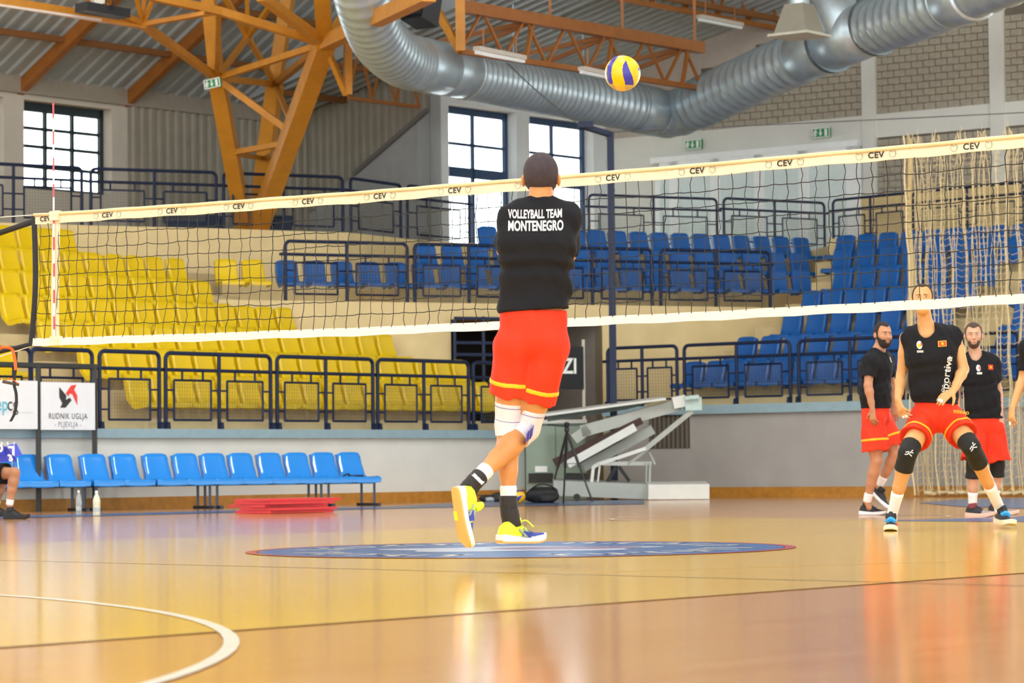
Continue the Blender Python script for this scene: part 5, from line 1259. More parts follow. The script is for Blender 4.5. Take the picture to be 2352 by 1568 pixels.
class Person:
    def __init__(s, label, J, base, sk, res=.008, sc=1., tors=None): 
        s.J = {k: PD(*v) if isinstance(v, tuple) else v for k, v in J.items()}; s.sc = sc; s.res = res
        s.E = empty('person', base, label, 'person'); s.sk = sk; s.tors = tors or {}
    def torso(s, sd, add=0., low=True, k=.05):
        J, sc = s.J, s.sc; xa = J['sR'] - J['sL']; xh = J['hR'] - J['hL']; T = s.tors
        pel, wai, che, nb = J['pel'], J['wai'], J['che'], J['nb']
        rp, rw, rc, ru = T.get('p', (.160, .115)), T.get('w', (.140, .103)), T.get('c', (.168, .120)), T.get('u', (.15, .085))
        A = lambda q: (q[0] * sc + add, q[1] * sc + add)
        if low: sd.econe(pel, wai, A(rp), A(rw), xh, k)
        sd.econe(wai, che, A(rw), A(rc), xa, k); ub = lerp(che, nb, .62); sd.econe(che, ub, A(rc), A(ru), xa, k)
        for q in ('sL', 'sR'):
            sd.cone(lerp(nb, J[q], .12) - ZV * .03, J[q] + ZV * .008, .055 * sc + add, .056 * sc + add, .045); sd.cone(lerp(che, J[q], .55), J[q], .07 * sc + add, .058 * sc + add, .05)
    def body(s, H, hands=True):
        J, sc = s.J, s.sc; sd, L_, ax = head_sd(H); s.H = H; s.L = L_; s.ax = ax
        sd.cone(L_(0, -.025, -.05), J['nb'] - (J['nb'] - L_(0, -.03, -.06)) * .05, .056 * sc, .060 * sc, .025); sd.cone(J['nb'], J['nb'] - ZV * .05, .062 * sc, .08 * sc, .04)
        s.torso(sd, -.012)
        for q in 'LR':
            chain(sd, J['s' + q], J['e' + q], UARM, sc); chain(sd, J['e' + q], J['w' + q], FARM, sc)
            chain(sd, J['h' + q], J['k' + q], THIGH, sc, k=.03); chain(sd, J['k' + q], J['a' + q], SHIN, sc)
            sd.cone(J['pel'], J['h' + q], .1 * sc, .095 * sc, .04); sd.cone(J['k' + q], J['k' + q] + unit(J.get('kf', FW * -1)) * .008, .048 * sc, .044 * sc, .02)
            if 'f' + q in J: sd.cone(J['a' + q], J['f' + q], .034 * sc, .03 * sc, .02)
            if hands and 'd' + q in J: s.__dict__['fing' + q] = hand(sd, J['w' + q], J['d' + q], J['p' + q], (1 if q == 'L' else -1) * J.get('ts' + q, 1), 1.05 * sc, J.get('curl' + q, .35))
        s.obj, s.V, s.Q = sd.mesh('body', s.sk, s.res, s.E); return s
    def shirt(s, hem, m=M_tee, sleeves=.62, add=.022, nhole=.075, sleeveless=False, hem_n=(0, 0, -1), low_neck=0., wr=.004):
        J, sc = s.J, s.sc; sd = SD(); s.torso(sd, add, k=.05)
        sd.econe(J['wai'], J['pel'], tuple(q * sc + add for q in s.tors.get('w', (.140, .103))), tuple(q * sc + add for q in s.tors.get('p', (.160, .115))), J['sR'] - J['sL'])
        for q in 'LR':
            if not sleeveless:
                en = lerp(J['s' + q], J['e' + q], sleeves); d = unit(J['e' + q] - J['s' + q]); sd.cone(J['s' + q], en + d * .03, .062 * sc + add * .6, .060 * sc + add * .6, .03)
        for q in 'LR':
            d = unit(J['e' + q] - J['s' + q])
            if not sleeveless: en = lerp(J['s' + q], J['e' + q], sleeves); sd.cone(en + d * .105, en + d * .2, .1, .1, .004, 's')
            else:
                o = unit((J['s' + q] - J['nb']) * v3(1, 1, .0)); c_ = J['s' + q] + o * .055; c_ = J['s' + q] + o * .088; sd.cone(c_ + ZV * .06, c_ - ZV * .09 + o * .01, .108, .100, .008, 's')
        nb = J['nb']; fz = unit(s.ax[1] * v3(1, 1, 0)); sd.cone(nb - ZV * low_neck + fz * (.02 + low_neck * .8), nb + ZV * .12 + fz * .01, nhole * .95, nhole, .012, 's')
        sd.plane(hem, hem_n); xa = unit(J['sR'] - J['sL']); 
        disp = lambda X, Y, Z: wr * np.sin(52 * (Z + .22 * (X * xa[0] + Y * xa[1])) + 2.5 * np.sin(7 * X + 3 * Y) + 1.3 * np.sin(19 * Z)) * np.clip((J['che'][2] + .03 - Z) / .18, .15, 1) + .003 * np.sin(60 * X + 25 * Z) * np.sin(30 * Y + 11 * Z)
        s.so, s.sv, s.sq = sd.mesh('shirt', m, s.res * .9, s.E, disp=disp); return s
    def shorts(s, top, hemL, hemR, m=M_sh, flare=.028, stripe=True, srng=(.045, .02), wr=.004):
        J, sc = s.J, s.sc; sd = SD(); T = s.tors; add = .018
        sd.econe(J['wai'], J['pel'], tuple(q * sc + add for q in T.get('w', (.140, .103))), tuple(q * sc + add for q in T.get('p', (.160, .115))), J['hR'] - J['hL'])
        ends = {}
        for q, t in (('L', hemL), ('R', hemR)):
            h, k_ = J['h' + q], J['k' + q]; en = lerp(h, k_, t); d = unit(k_ - h); ends[q] = (en, d)
            sd.cone(J['pel'], h, .11 * sc + add * .6, .1 * sc + add, .03); sd.cone(h, en + d * .05, .098 * sc + add, .088 * sc + flare, .02)
        for q in 'LR':
            en, d = ends[q]; sd.cone(en + d * .21, en + d * .3, .205, .205, .003, 's')
        sd.plane(top, (0, 0, 1))
        disp = lambda X, Y, Z: wr * np.sin(26 * Z + 9 * X + 2 * np.sin(11 * X + 8 * Y)) + .003 * np.sin(55 * X + 14 * Z + 20 * Y)
        s.sho, s.shv, s.shq = sd.mesh('shorts', m, s.res * .9, s.E, disp=disp)
        if stripe:
            for q in 'LR':
                en, d = ends[q]; h = J['h' + q]; s2 = SD(); s2.cone(h, en + d * .05, .098 * sc + add, .088 * sc + flare, .02); s2.plane(en - d * srng[1], d); s2.plane(en - d * srng[0], -d)
                s2.mesh('hem_stripe', M_stripe, s.res * .75, s.E, infl=.004, disp=disp, lo=np.minimum(lerp(h, en, .6), en) - .16, hi=np.maximum(lerp(h, en, .6), en) + .16)
        return s
    def face(s, hair='short', beard=None, brow=True, hairm=M_hair, hl=.05):
        L_, H = s.L, s.H; C = H['c']; r, f, u = s.ax; sc = H.get('s', 1.)
        loc = lambda X, Y, Z: (((X - C[0]) * r[0] + (Y - C[1]) * r[1] + (Z - C[2]) * r[2]) / sc, ((X - C[0]) * f[0] + (Y - C[1]) * f[1] + (Z - C[2]) * f[2]) / sc, ((X - C[0]) * u[0] + (Y - C[1]) * u[1] + (Z - C[2]) * u[2]) / sc)
        sd, _, _ = head_sd(H, 'hair')
        def kp(X, Y, Z):
            a, b, c = loc(X, Y, Z); return np.maximum(np.minimum(b - (.022 + .0 * a) - .2 * np.clip(c, 0, 1), np.maximum(hl + .35 * np.abs(a) - c, -.2) + .0 * b), -(c + .085 - .45 * np.clip(b + .075, 0, 1)))
        sd.keep(kp); sd.mesh('hair', hairm, .005, s.E, infl=.0055)
        if beard:
            sd, _, _ = head_sd(H, 'hair')
            def kb(X, Y, Z):
                a, b, c = loc(X, Y, Z); top = c - (-.05 + .55 * np.clip(.07 - b, 0, .06)); lips = .017 - np.sqrt((a / 1.5) ** 2 + (c + .066) ** 2 + 0 * b); return np.maximum(np.maximum(top, .004 - b), lips)
            sd.keep(kb); sd.mesh('beard', hairm, .005, s.E, infl=beard)
        for q in (-1, 1):
            o = MB(); b = SD(); b.ell(L_(q * .03, .083, .006), s.ax, (.0115 * sc, .009 * sc, .0048 * sc)); b.mesh('eye', M_eye, .0025, s.E); b = SD(); b.ell(L_(q * .03, .0915, .006), s.ax, (.0055 * sc, .003 * sc, .0048 * sc)); b.mesh('iris', M_iris, .0018, s.E)
            if brow: b = SD(); b.cone(L_(q * .014, .096, .022), L_(q * .046, .083, .026), .0036 * sc, .0026 * sc); b.mesh('eyebrow', hairm, .003, s.E)
        b = SD(); b.cone(L_(-.017, .0965, -.065), L_(.017, .0965, -.065), .0045 * sc, .0045 * sc); b.mesh('mouth', M_lip, .003, s.E)
        return s
def bvh(V, Q): return BVHTree.FromPolygons([Vector(p) for p in V.tolist()], Q.tolist())
def drape(name, vs, fs, c, ex, ey, tree, m, parent, off=.004, dirv=None):
    ex, ey = np.asarray(ex, float), np.asarray(ey, float); dv = unit(np.cross(ex, ey)) * -1 if dirv is None else unit(dirv); out = []
    for p in vs:
        q = c + ex * p[0] + ey * p[1]; h = tree.ray_cast(Vector(q - dv * .6), Vector(dv)); out.append(np.array(h[0]) - dv * off if h[0] is not None else q)
    b = MB(); b.add(out, fs); return b.build(name, m, parent)
def disc_poly(rx, ry, n=20, nr=3, x=0, y=0):
    vs = [(x, y, 0)]; fs = []
    for k in range(1, nr + 1):
        for i in range(n): t = 2 * math.pi * i / n; vs.append((x + rx * k / nr * math.cos(t), y + ry * k / nr * math.sin(t), 0))
    for i in range(n): fs.append((0, 1 + i, 1 + (i + 1) % n))
    for k in range(1, nr):
        for i in range(n): a = 1 + (k - 1) * n; fs.append((a + i, a + n + i, a + n + (i + 1) % n, a + (i + 1) % n))
    return vs, fs
def rect_poly(w, h, nx=6, ny=4, x=0, y=0):
    vs = [(x + w * (i / nx - .5), y + h * (j / ny - .5), 0) for j in range(ny + 1) for i in range(nx + 1)]
    return vs, [(j * (nx + 1) + i, j * (nx + 1) + i + 1, (j + 1) * (nx + 1) + i + 1, (j + 1) * (nx + 1) + i) for j in range(ny) for i in range(nx)]
# ---- shoes
def shoe_geo():
    st = [(-.080, .022, .06), (-.07, .032, .095), (-.045, .037, .112), (0, .039, .118), (.04, .039, .108), (.075, .041, .088), (.11, .045, .070), (.15, .049, .056), (.185, .046, .046), (.21, .037, .04), (.226, .022, .034), (.232, .008, .03)]
    spring = lambda x: .022 * max(0, (x - .13) / .1) ** 2
    up = MB(); rows_ = []
    for x, w_, h in st:
        r = []
        for k in range(13):
            t = math.pi * k / 12; cx = math.cos(t); r.append((x, w_ * (abs(cx) ** .8) * (1 if cx > 0 else -1) * (1 - .25 * math.sin(t) ** 2), spring(x) + .02 + (h - .02) * math.sin(t) ** .75))
        rows_.append(r)
    up.grid(rows_); up.add(rows_[0], [tuple(range(13))[::-1]]); up.add(rows_[-1], [tuple(range(13))])
    toe = MB(); tr = []
    for (x, w_, h), r in zip(st, rows_):
        if x < .1: continue
        tr.append([(p[0] + (.002 if x > .2 else 0), p[1] * 1.05, (p[2] - .02) * 1.05 + .0205) for p in r])
    toe.grid(tr)
    def sole(z0, z1, gr):
        b = MB(); out = [(x, (w_ + .007) * gr) for x, w_, h in st]; pts = out + [(x, -y) for x, y in out[::-1]]
        n = len(pts); lo_ = [(x * 1.02, y * .97, z0 + spring(x)) for x, y in pts]; mi = [(x * 1.03, y, (z0 + z1) / 2 + spring(x)) for x, y in pts]; hi_ = [(x * 1.02, y * .96, z1 + spring(x) + (.012 if x < -.03 else 0)) for x, y in pts]
        b.add(lo_ + mi + hi_, [tuple(range(n))[::-1], tuple(range(2 * n, 3 * n))] + [(k * n + i, k * n + (i + 1) % n, (k + 1) * n + (i + 1) % n, (k + 1) * n + i) for k in (0, 1) for i in range(n)]); return b
    lace = MB()
    for x in (.035, .055, .075, .095): h = np.interp(x, [q[0] for q in st], [q[2] for q in st]); lace.tube([(x, -.026, h - .012), (x + .004, 0, h + .004), (x, .026, h - .012)], .004, 5)
    col = MB(); col.tube([(.0, 0, .085), (-.003, 0, .11), (-.006, 0, .135)], [.041, .045, .041], 16)
    tong = MB(); tong.tube([(.045, 0, .1), (.04, 0, .125), (.034, 0, .15)], [.022, .024, .014], 10)
    return dict(upper=up, toe_panel=toe, midsole=sole(.010, .034, 1.02), outsole=sole(0, .013, .98), laces=lace, collar=col, tongue=tong)
SHOE = shoe_geo()
def shoe(parent, orig, toe, upv, mats, sc=1.05, skip=()):
    x = unit(toe); z = unit(np.asarray(upv, float) - x * np.dot(upv, x)); y = np.cross(z, x); root = None
    for nme, b in SHOE.items():
        if nme in skip or nme not in mats: continue
        bb = MB(); bb.v = [tuple(orig + (x * p[0] + y * p[1] + z * p[2]) * sc) for p in b.v]; bb.f = b.f; bb.m = b.m
        if nme == 'upper': root = bb.build('shoe', mats[nme], parent, smooth='all' )
        else:
            o = bb.build(nme, mats[nme], parent, smooth=60)
            o.parent = root                                   # part of the shoe
    return root, (x, y, z)
# ================================================================== THE CAST
SK1, SK2, SK3, SK4 = skin('skin_tan', '#c98a52'), skin('skin_warm', '#d09a62'), skin('skin_olive', '#b98462'), skin('skin_fair', '#c99a7c')
KNEE = mat('knee_sleeve', '#d9d2d6', .75, var=.05, bump=.2, bscale=120); KBLUE = mat('knee_print', '#4a4296', .7); BRACE = mat('ankle_brace', '#26211f', .7, var=.1, bump=.3, bscale=50)
NEON = mat('shoe_neon', '#dcf02a', .5, var=.04); SBLUE = mat('shoe_blue', '#2a3f9c', .5, var=.06); MIDW = mat('midsole_white', '#ece9ea', .5, var=.03); GUM = mat('outsole_gum', '#e0ab5c', .5, var=.06)
BLK = mat('shoe_black', '#1b1a1d', .6, var=.1); CY = mat('lace_cyan', '#2d9bd6', .5); SOLEC = mat('sole_cream', '#e3dfbe', .5); MAROON = mat('shoe_maroon', '#7d3038', .6)
# ---- the player in the air, seen from behind
D = 15.8
J = dict(pel=(1222, 775, D), wai=(1228, 680, D), che=(1232, 560, D - .02), nb=(1241, 464, D), sL=(1180, 508, D + .02), sR=(1299, 502, D + .02), eL=(1160, 575, D + .18), eR=(1304, 585, D + .2), wL=(1215, 630, D + .38), wR=(1240, 632, D + .38),
         hL=(1184, 795, D), hR=(1258, 795, D), kL=(1166, 975, D + .08), kR=(1211, 984, D + .1), aL=(1168, 1165, D + .05), aR=(1086, 1110, D - .16), kf=v3(.5, .8, 0),
         fL=(1180, 1222, D + .05), fR=(1056, 1150, D - .16), dL=unit(v3(.4, .9, -.1)), dR=unit(v3(-.3, .9, -.1)), pL=v3(.3, 0, .9), pR=v3(-.3, 0, .9))
P1 = Person('player in black shirt and red shorts jumping, seen from behind at the net', J, PD(1200, 1250, D), SK1, .008, 1.0, dict(p=(.165, .125), w=(.158, .110), c=(.185, .125), u=(.165, .09)))
P1.body(dict(c=PD(1243, 410, D + .03), fwd=v3(.08, 1, .10), up=v3(.0, 0, 1), s=1.15, w=1.04))
P1.shirt(PD(1225, 714, D), sleeves=.72, nhole=.07, hem_n=(.06, 0, -1), wr=.008)
P1.shorts(PD(1222, 714, D), .53, .58, wr=.003)
P1.face(hairm=mat('hair_stubble', '#3a2f33', .85, var=.25, scale=40, bump=.3, bscale=250))
# waistband
tS = bvh(P1.sv, P1.sq)
vs, fs = text_mesh('VOLLEYBALL TEAM', .066, cuts=.02, bold=.0018, sx=.50, spacing=1.04); bx0 = unit(v3(1, .02, 0)); by0 = unit(v3(.02, 0, 1))
def arch(vs, k): return [(p[0], p[1] + k * (p[0] / .15) ** 2, 0) for p in vs]
drape('lettering', arch(vs, .008), fs, PD(1229, 497, D), bx0, by0, tS, M_tapew, P1.E, .003, v3(0, 1, 0))
vs, fs = text_mesh('MONTENEGRO', .078, cuts=.02, bold=.0022, sx=.545, spacing=1.03); drape('lettering', arch(vs, .006), fs, PD(1230, 525, D), bx0, by0, tS, M_tapew, P1.E, .003, v3(0, 1, 0))
JJ = P1.J
for q, t0, t1 in (('L', .71, .14), ('R', .76, .17)):
    k = pad(P1.E, 'knee_sleeve', [(JJ['h' + q], JJ['k' + q], THIGH, t0, 1), (JJ['k' + q], JJ['a' + q], SHIN, .0, t1)], KNEE, .009)[0]
    for t in (t0 + .05, t0 + .22):
        p, p2 = lerp(JJ['h' + q], JJ['k' + q], t), lerp(JJ['h' + q], JJ['k' + q], t + .006); r_ = rad(THIGH, t) + .0112; b = MB(); b.tube([p, p2], r_, 22); o = b.build('band_line', KBLUE, P1.E, smooth=50); o.parent = k
    cuff(P1.E, 'sock', [(JJ['k' + q], JJ['a' + q], SHIN, .74, 1.02)], M_sock, .007)
    br = cuff(P1.E, 'ankle_brace', [(JJ['k' + q], JJ['a' + q], SHIN, .86, 1.02), (JJ['a' + q], JJ['f' + q], [(0, .036), (1, .04)], .05, .8)], BRACE, .013, ring=.001)
b = MB(); kR, hR = JJ['kR'], JJ['hR']
for i in range(3): p = PD(1206 + i * 6, 1004 - i * 6, D - .02); b.box(p + v3(.01, 0, 0), v3(.006, .0, .012), v3(0, .05, 0), v3(.004, 0, .028))
b.build('pad_print', KBLUE, P1.E)
vs, fs = text_mesh('zamst', .032, shear=.3, bold=.002); p = PD(1098, 1098, D - .23); ex = unit(v3(.62, -.25, -.62)); ey = unit(v3(.6, .1, .75)); b = MB(); b.add([p + ex * q[0] + ey * q[1] for q in vs], fs); b.build('brace_print', M_tapew, P1.E)
cuff(P1.E, 'elbow_sleeve', [(JJ['sL'], JJ['eL'], UARM, .8, 1), (JJ['eL'], JJ['wL'], FARM, 0, .7)], mat('sleeve_black', '#151518', .8), .006)
SM = dict(upper=NEON, toe_panel=SBLUE, midsole=MIDW, outsole=GUM, laces=mat('lace_neon', '#c9e83a', .5), tongue=NEON)
s1_, ax1 = shoe(P1.E, PD(1173, 1247, D + .02), v3(.72, .66, -.02), ZV + v3(.05, 0, 0), SM, 1.03)
s2_, ax2 = shoe(P1.E, PD(1049, 1155, D - .26), v3(.14, .10, -.985), v3(.80, .45, .12), SM, 1.04)
def shoe_stripes(root, orig, ax, sc, side):
    x, y, z = ax
    for (xa, za, xb, zb, w_) in ((.02, .075, .07, .035, .010), (.05, .08, .10, .035, .010), (.085, .066, .045, .035, .008)):
        b = MB(); A, B = orig + (x * xa + y * side * .0435 + z * za) * sc, orig + (x * xb + y * side * .0505 + z * zb) * sc; b.bar(A, B, w_, .006, y); o = b.build('side_stripe', mat('stripe_silver', '#9aa39a', .4, metal=.4), P1.E); o.parent = root
    b = MB(); b.bar(orig + (x * .045 + y * side * .0475 + z * .05) * sc, orig + (x * .10 + y * side * .051 + z * .045) * sc, .03, .005, y); o = b.build('side_panel', SBLUE, P1.E); o.parent = root
shoe_stripes(s1_, PD(1173, 1247, D + .02), ax1, 1.03, -1); shoe_stripes(s2_, PD(1049, 1155, D - .26), ax2, 1.04, 1); shoe_stripes(s2_, PD(1049, 1155, D - .26), ax2, 1.04, -1)
b = MB(); x, y, z = ax2; o0 = PD(1049, 1155, D - .26); b.box(o0 + x * .07 + y * .03 - z * .001, x * .025, y * .018, z * .002); o = b.build('sole_badge', mat('badge_yellow', '#f0dc1e', .5), P1.E); o.parent = s2_
b = MB(); o0 = PD(1173, 1247, D + .02); x, y, z = ax1; b.tube(smooth_path([o0 + x * .06 + z * .11, o0 + x * .09 + z * .125 - y * .02, o0 + x * .12 + z * .09 - y * .05], 5), .005, 6); o = b.build('loose_lace', MATS['lace_neon'], P1.E, smooth='all'); o.parent = s1_
# ---- sleeveless player beyond the net
D = 23.4
J = dict(pel=(2152, 955, D), wai=(2145, 890, D - .02), che=(2138, 815, D - .05), nb=(2127, 752, D - .06), sR=(2083, 778, D), sL=(2192, 774, D + .02), eR=(2071, 862, D + .06), wR=(2063, 917, D - .08), eL=(2213, 848, D - .05), wL=(2190, 897, D - .3),
         hR=(2124, 962, D), hL=(2182, 960, D), kR=(2085, 1040, D - .35), kL=(2231, 1026, D - .32), aR=(2049, 1182, D - .12), aL=(2295, 1164, D + .25), kf=v3(0, -1, 0), fR=(2047, 1205, D - .12), fL=(2299, 1186, D + .24),
         dR=unit(v3(.22, -.45, -.9)), pR=v3(.8, .3, .0), dL=unit(v3(-.75, -.5, -.42)), pL=v3(-.1, .5, -.85), curlR=.55, curlL=.35)
P2 = Person('player in black sleeveless shirt with knees bent, watching the ball beyond the net', J, PZ(2150, 1212, 0), SK2, .008, 1.0, dict(p=(.150, .11), w=(.150, .105), c=(.175, .12), u=(.15, .085)))
P2.body(dict(c=PD(2119, 688, D - .12), fwd=v3(-.16, -1, .12), s=1.06, w=1.0))
P2.shirt(PD(2145, 926, D), sleeveless=True, nhole=.072, low_neck=.035, add=.026, hem_n=(-.06, 0, -1))
P2.shorts(PD(2150, 922, D), .50, .50, flare=.036, srng=(.03, .012))
P2.face(hl=.085, hairm=mat('hair_brown', '#4a382a', .9, var=.2, scale=60, bump=.5, bscale=200))
JJ = P2.J
for q in 'RL':
    k, kv, kq = pad(P2.E, 'knee_pad', [(JJ['h' + q], JJ['k' + q], THIGH, .78, 1), (JJ['k' + q], JJ['a' + q], SHIN, 0, .27)], M_pad, .014)
    cuff(P2.E, 'sock', [(JJ['k' + q], JJ['a' + q], SHIN, .63, 1.02), (JJ['a' + q], JJ['f' + q], [(0, .037), (1, .035)], .05, .6)], M_sock, .007)
    tr = bvh(kv, kq)
    c = lerp(JJ['h' + q], JJ['k' + q], .98); up_ = unit(JJ['h' + q] - JJ['a' + q]); up_ = unit(up_ * v3(1, .2, 1)); exx = unit(np.cross(v3(0, 1, 0), up_))
    b1 = []; f1 = []
    for (x0, y0, x1, y1) in ((-.03, -.028, -.008, -.02), (-.03, -.01, -.005, .004), (-.012, -.022, .02, .026), (.0, .0, .03, .006), (.0, -.012, .028, -.024)):
        d_ = unit(v3(x1 - x0, y1 - y0, 0)); nn = v3(-d_[1], d_[0], 0) * .0035; k_ = len(b1); b1 += [(x0 + nn[0], y0 + nn[1]), (x1 + nn[0], y1 + nn[1]), (x1 - nn[0], y1 - nn[1]), (x0 - nn[0], y0 - nn[1])]; f1.append((k_, k_ + 1, k_ + 2, k_ + 3))
    o = drape('pad_emblem', b1, f1, c, exx, up_, tr, M_tapew, P2.E, .005, v3(0, 1, 0)); o.parent = k
tS = bvh(P2.sv, P2.sq); ex, ey = unit(v3(1, .05, 0)), ZV; Yd = v3(0, 1, 0)
drape('flag_border', *rect_poly(.072, .048), PD(2157, 791, D), unit(ex + ZV * .08), ey, tS, M_stripe, P2.E, .004, Yd); drape('flag_patch', *rect_poly(.062, .038), PD(2157, 791, D), unit(ex + ZV * .08), ey, tS, mat('flag_orange', '#e8431a', .7, var=0), P2.E, .006, Yd)
drape('flag_emblem', *disc_poly(.010, .012), PD(2157, 791, D), ex, ey, tS, M_stripe, P2.E, .008, Yd)
M_crest = mat('crest_white', '#efe9df', .7, var=0)
drape('crest', *disc_poly(.022, .033), PD(2105, 794, D), ex, ey, tS, M_crest, P2.E, .004, Yd); drape('crest_mark', *disc_poly(.013, .018, x=-.004, y=-.006), PD(2105, 794, D), ex, ey, tS, M_stripe, P2.E, .006, Yd); drape('crest_mark', *disc_poly(.006, .018, x=.014, y=.006), PD(2105, 794, D), ex, ey, tS, M_red, P2.E, .006, Yd)
drape('crest_caption', *rect_poly(.05, .018), PD(2106, 809, D), ex, ey, tS, mat('caption_grey', '#b9b4aa', .7), P2.E, .004, Yd)
ud = unit(v3(.13, 0, 1)); vs, fs = text_mesh('sportiva', .092, cuts=.02, bold=.0002, spacing=1.0); drape('lettering', vs, fs, PD(2168, 862, D), ud, unit(np.cross(Yd * -1, ud)), tS, M_tapew, P2.E, .004, Yd)
vs, fs = text_mesh('dobrodo', .034, cuts=.02); drape('lettering', vs, fs, PD(2172, 836, D), ud, unit(np.cross(Yd * -1, ud)), tS, M_crest, P2.E, .004, Yd)
for i, (x, y, r_) in enumerate(((2160, 888, .011), (2159, 897, .014), (2176, 880, .009), (2177, 888, .012), (2163, 880, .006))):
    vs = []; fs = []
    for k in range(14): t = 2 * math.pi * k / 14; vs += [(r_ * math.cos(t), r_ * math.sin(t), 0), (r_ * .7 * math.cos(t), r_ * .7 * math.sin(t), 0)]
    fs = [(2 * k, 2 * k + 1, (2 * k + 3) % 28, (2 * k + 2) % 28) for k in range(14)]; drape('dot_print', vs, fs, PD(x, y, D), ex, ey, tS, M_crest, P2.E, .004, Yd)
tSh = bvh(P2.shv, P2.shq); vs, fs = text_mesh('mizuno', .05, cuts=.02, bold=.001); drape('lettering', vs, fs, PD(2205, 946, D), unit(ex - ZV * .08), ey, tSh, M_stripe, P2.E, .004, Yd)
for q, ii in (('R', (1, 4)), ('L', (4, 7))):
    for i in ii:
        a, b_ = P2.__dict__['fing' + q][i]; b = MB(); b.tube([lerp(a, b_, .05), lerp(a, b_, .8)], .0125, 10); b.build('finger_tape', M_tapew, P2.E, smooth=50)
SB2 = dict(upper=BLK, midsole=SOLEC, outsole=SOLEC, laces=CY, collar=BLK, tongue=BLK)
for o0, toe in ((PZ(2047, 1219, 0), v3(-.16, -1, 0)), (PZ(2298, 1200, 0) * 0 + PD(2299, 1203, D + .22), v3(.22, -1, -.06))):
    r_, ax_ = shoe(P2.E, o0, toe, ZV + v3(.1, 0, 0) * (1 if toe[0] > 0 else 0), SB2, 1.02); x, y, z = ax_
    b = MB(); b.tube(smooth_path([o0 + x * .07 - y * .035 + z * .075, o0 + x * .085 + z * .1, o0 + x * .08 + y * .035 + z * .075], 4), .016, 8); o = b.build('lace_wrap', CY, P2.E, smooth='all'); o.parent = r_
    b = MB(); b.bar(o0 + x * .06 + y * .045 + z * .06, o0 + x * .11 + y * .05 + z * .035, .012, .01); o = b.build('side_flash', M_red, P2.E); o.parent = r_
# ---- bearded player at the back, turning
D = 29.8
J = dict(pel=(2012, 955, D), wai=(2011, 900, D), che=(2013, 845, D), nb=(2018, 806, D), sR=(1999, 832, D - .17), sL=(2036, 828, D + .17), eR=(1994, 885, D - .24), wR=(2004, 940, D - .26), eL=(2047, 880, D + .26), wL=(2052, 930, D + .24),
         hR=(2005, 965, D - .09), hL=(2024, 965, D + .09), kR=(2013, 1058, D - .12), kL=(2056, 1042, D + .02), aR=(1992, 1150, D), aL=(2020, 1113, D + .12), kf=unit(v3(.85, -.5, 0)), fR=(1996, 1165, D), fL=(2016, 1130, D + .12),
         dR=unit(v3(.03, .1, -1)), pR=v3(.6, .6, 0), dL=unit(v3(.1, 0, -1)), pL=v3(-.2, 1, 0), curlR=.5, curlL=.4)
P3 = Person('bearded player in black tee and red shorts looking back, left of the sleeveless player', J, PZ(2005, 1183, 0), SK3, .009, .98, dict(p=(.145, .125), w=(.145, .125), c=(.165, .135), u=(.14, .09)))
P3.body(dict(c=PD(2028, 768, D - .03), fwd=unit(v3(.42, -1, -.03)), s=1.08, w=.98))
P3.shirt(PD(2012, 938, D), sleeves=.55, nhole=.072, low_neck=.01); P3.shorts(PD(2012, 930, D), .66, .62, flare=.06, srng=(.07, .045)); P3.face(beard=.010, hl=.07)
JJ = P3.J
for q in 'RL': cuff(P3.E, 'sock', [(JJ['k' + q], JJ['a' + q], SHIN, .74 if q == 'L' else .8, 1.02)], M_sock, .008)
SB3 = dict(upper=BLK, midsole=MIDW, outsole=mat('sole_grey', '#a9a6a4', .5), laces=BLK, collar=BLK)
shoe(P3.E, PZ(1992, 1183, 0), v3(.85, -.5, 0), ZV, SB3, 1.0); shoe(P3.E, PD(2008, 1142, D + .12), unit(v3(.62, -.3, -.62)), unit(v3(.6, -.1, .8)), SB3, 1.0)
tS = bvh(P3.sv, P3.sq); drape('crest', *disc_poly(.016, .03), PD(2041, 826, D), unit(v3(.6, .8, 0)), ZV, tS, M_crest, P3.E, .004, unit(v3(-.45, 1, 0)))
# ---- player standing at the back right
D = 29.4
J = dict(pel=(2264, 975, D), wai=(2256, 915, D), che=(2248, 858, D), nb=(2240, 814, D), sR=(2207, 838, D), sL=(2278, 836, D + .02), eR=(2196, 900, D + .05), wR=(2203, 955, D), eL=(2292, 895, D + .05), wL=(2298, 950, D - .05),
         hR=(2246, 985, D), hL=(2282, 985, D), kR=(2236, 1072, D - .05), kL=(2291, 1068, D + .03), aR=(2234, 1158, D), aL=(2284, 1152, D + .1), kf=v3(-.1, -1, 0), fR=(2236, 1172, D), fL=(2288, 1168, D + .1),
         dR=unit(v3(.1, -.1, -1)), pR=v3(.9, .2, 0), dL=unit(v3(.02, -.1, -1)), pL=v3(-.6, .6, 0), curlL=.3)
P4 = Person('player in black tee with black knee pads standing behind the sleeveless player', J, PZ(2250, 1184, 0), SK4, .009, .97, dict(p=(.150, .115), w=(.15, .11), c=(.168, .12), u=(.145, .085)))
P4.body(dict(c=PD(2236, 770, D - .05), fwd=unit(v3(-.12, -1, -.02)), s=1.08, w=1.0))
P4.shirt(PD(2262, 961, D), sleeves=.55, nhole=.07, low_neck=.03, add=.028); P4.shorts(PD(2262, 955, D), .70, .68, flare=.055, stripe=False); P4.face(beard=.0022, hl=.066, hairm=mat('hair_soft', '#4b3a30', .9, var=.2, scale=60, bump=.4, bscale=200))
JJ = P4.J
for q in 'RL':
    pad(P4.E, 'knee_pad', [(JJ['h' + q], JJ['k' + q], THIGH, .74, 1), (JJ['k' + q], JJ['a' + q], SHIN, 0, .3)], M_pad, .014); cuff(P4.E, 'sock', [(JJ['k' + q], JJ['a' + q], SHIN, .68, 1.02)], M_sock, .008)
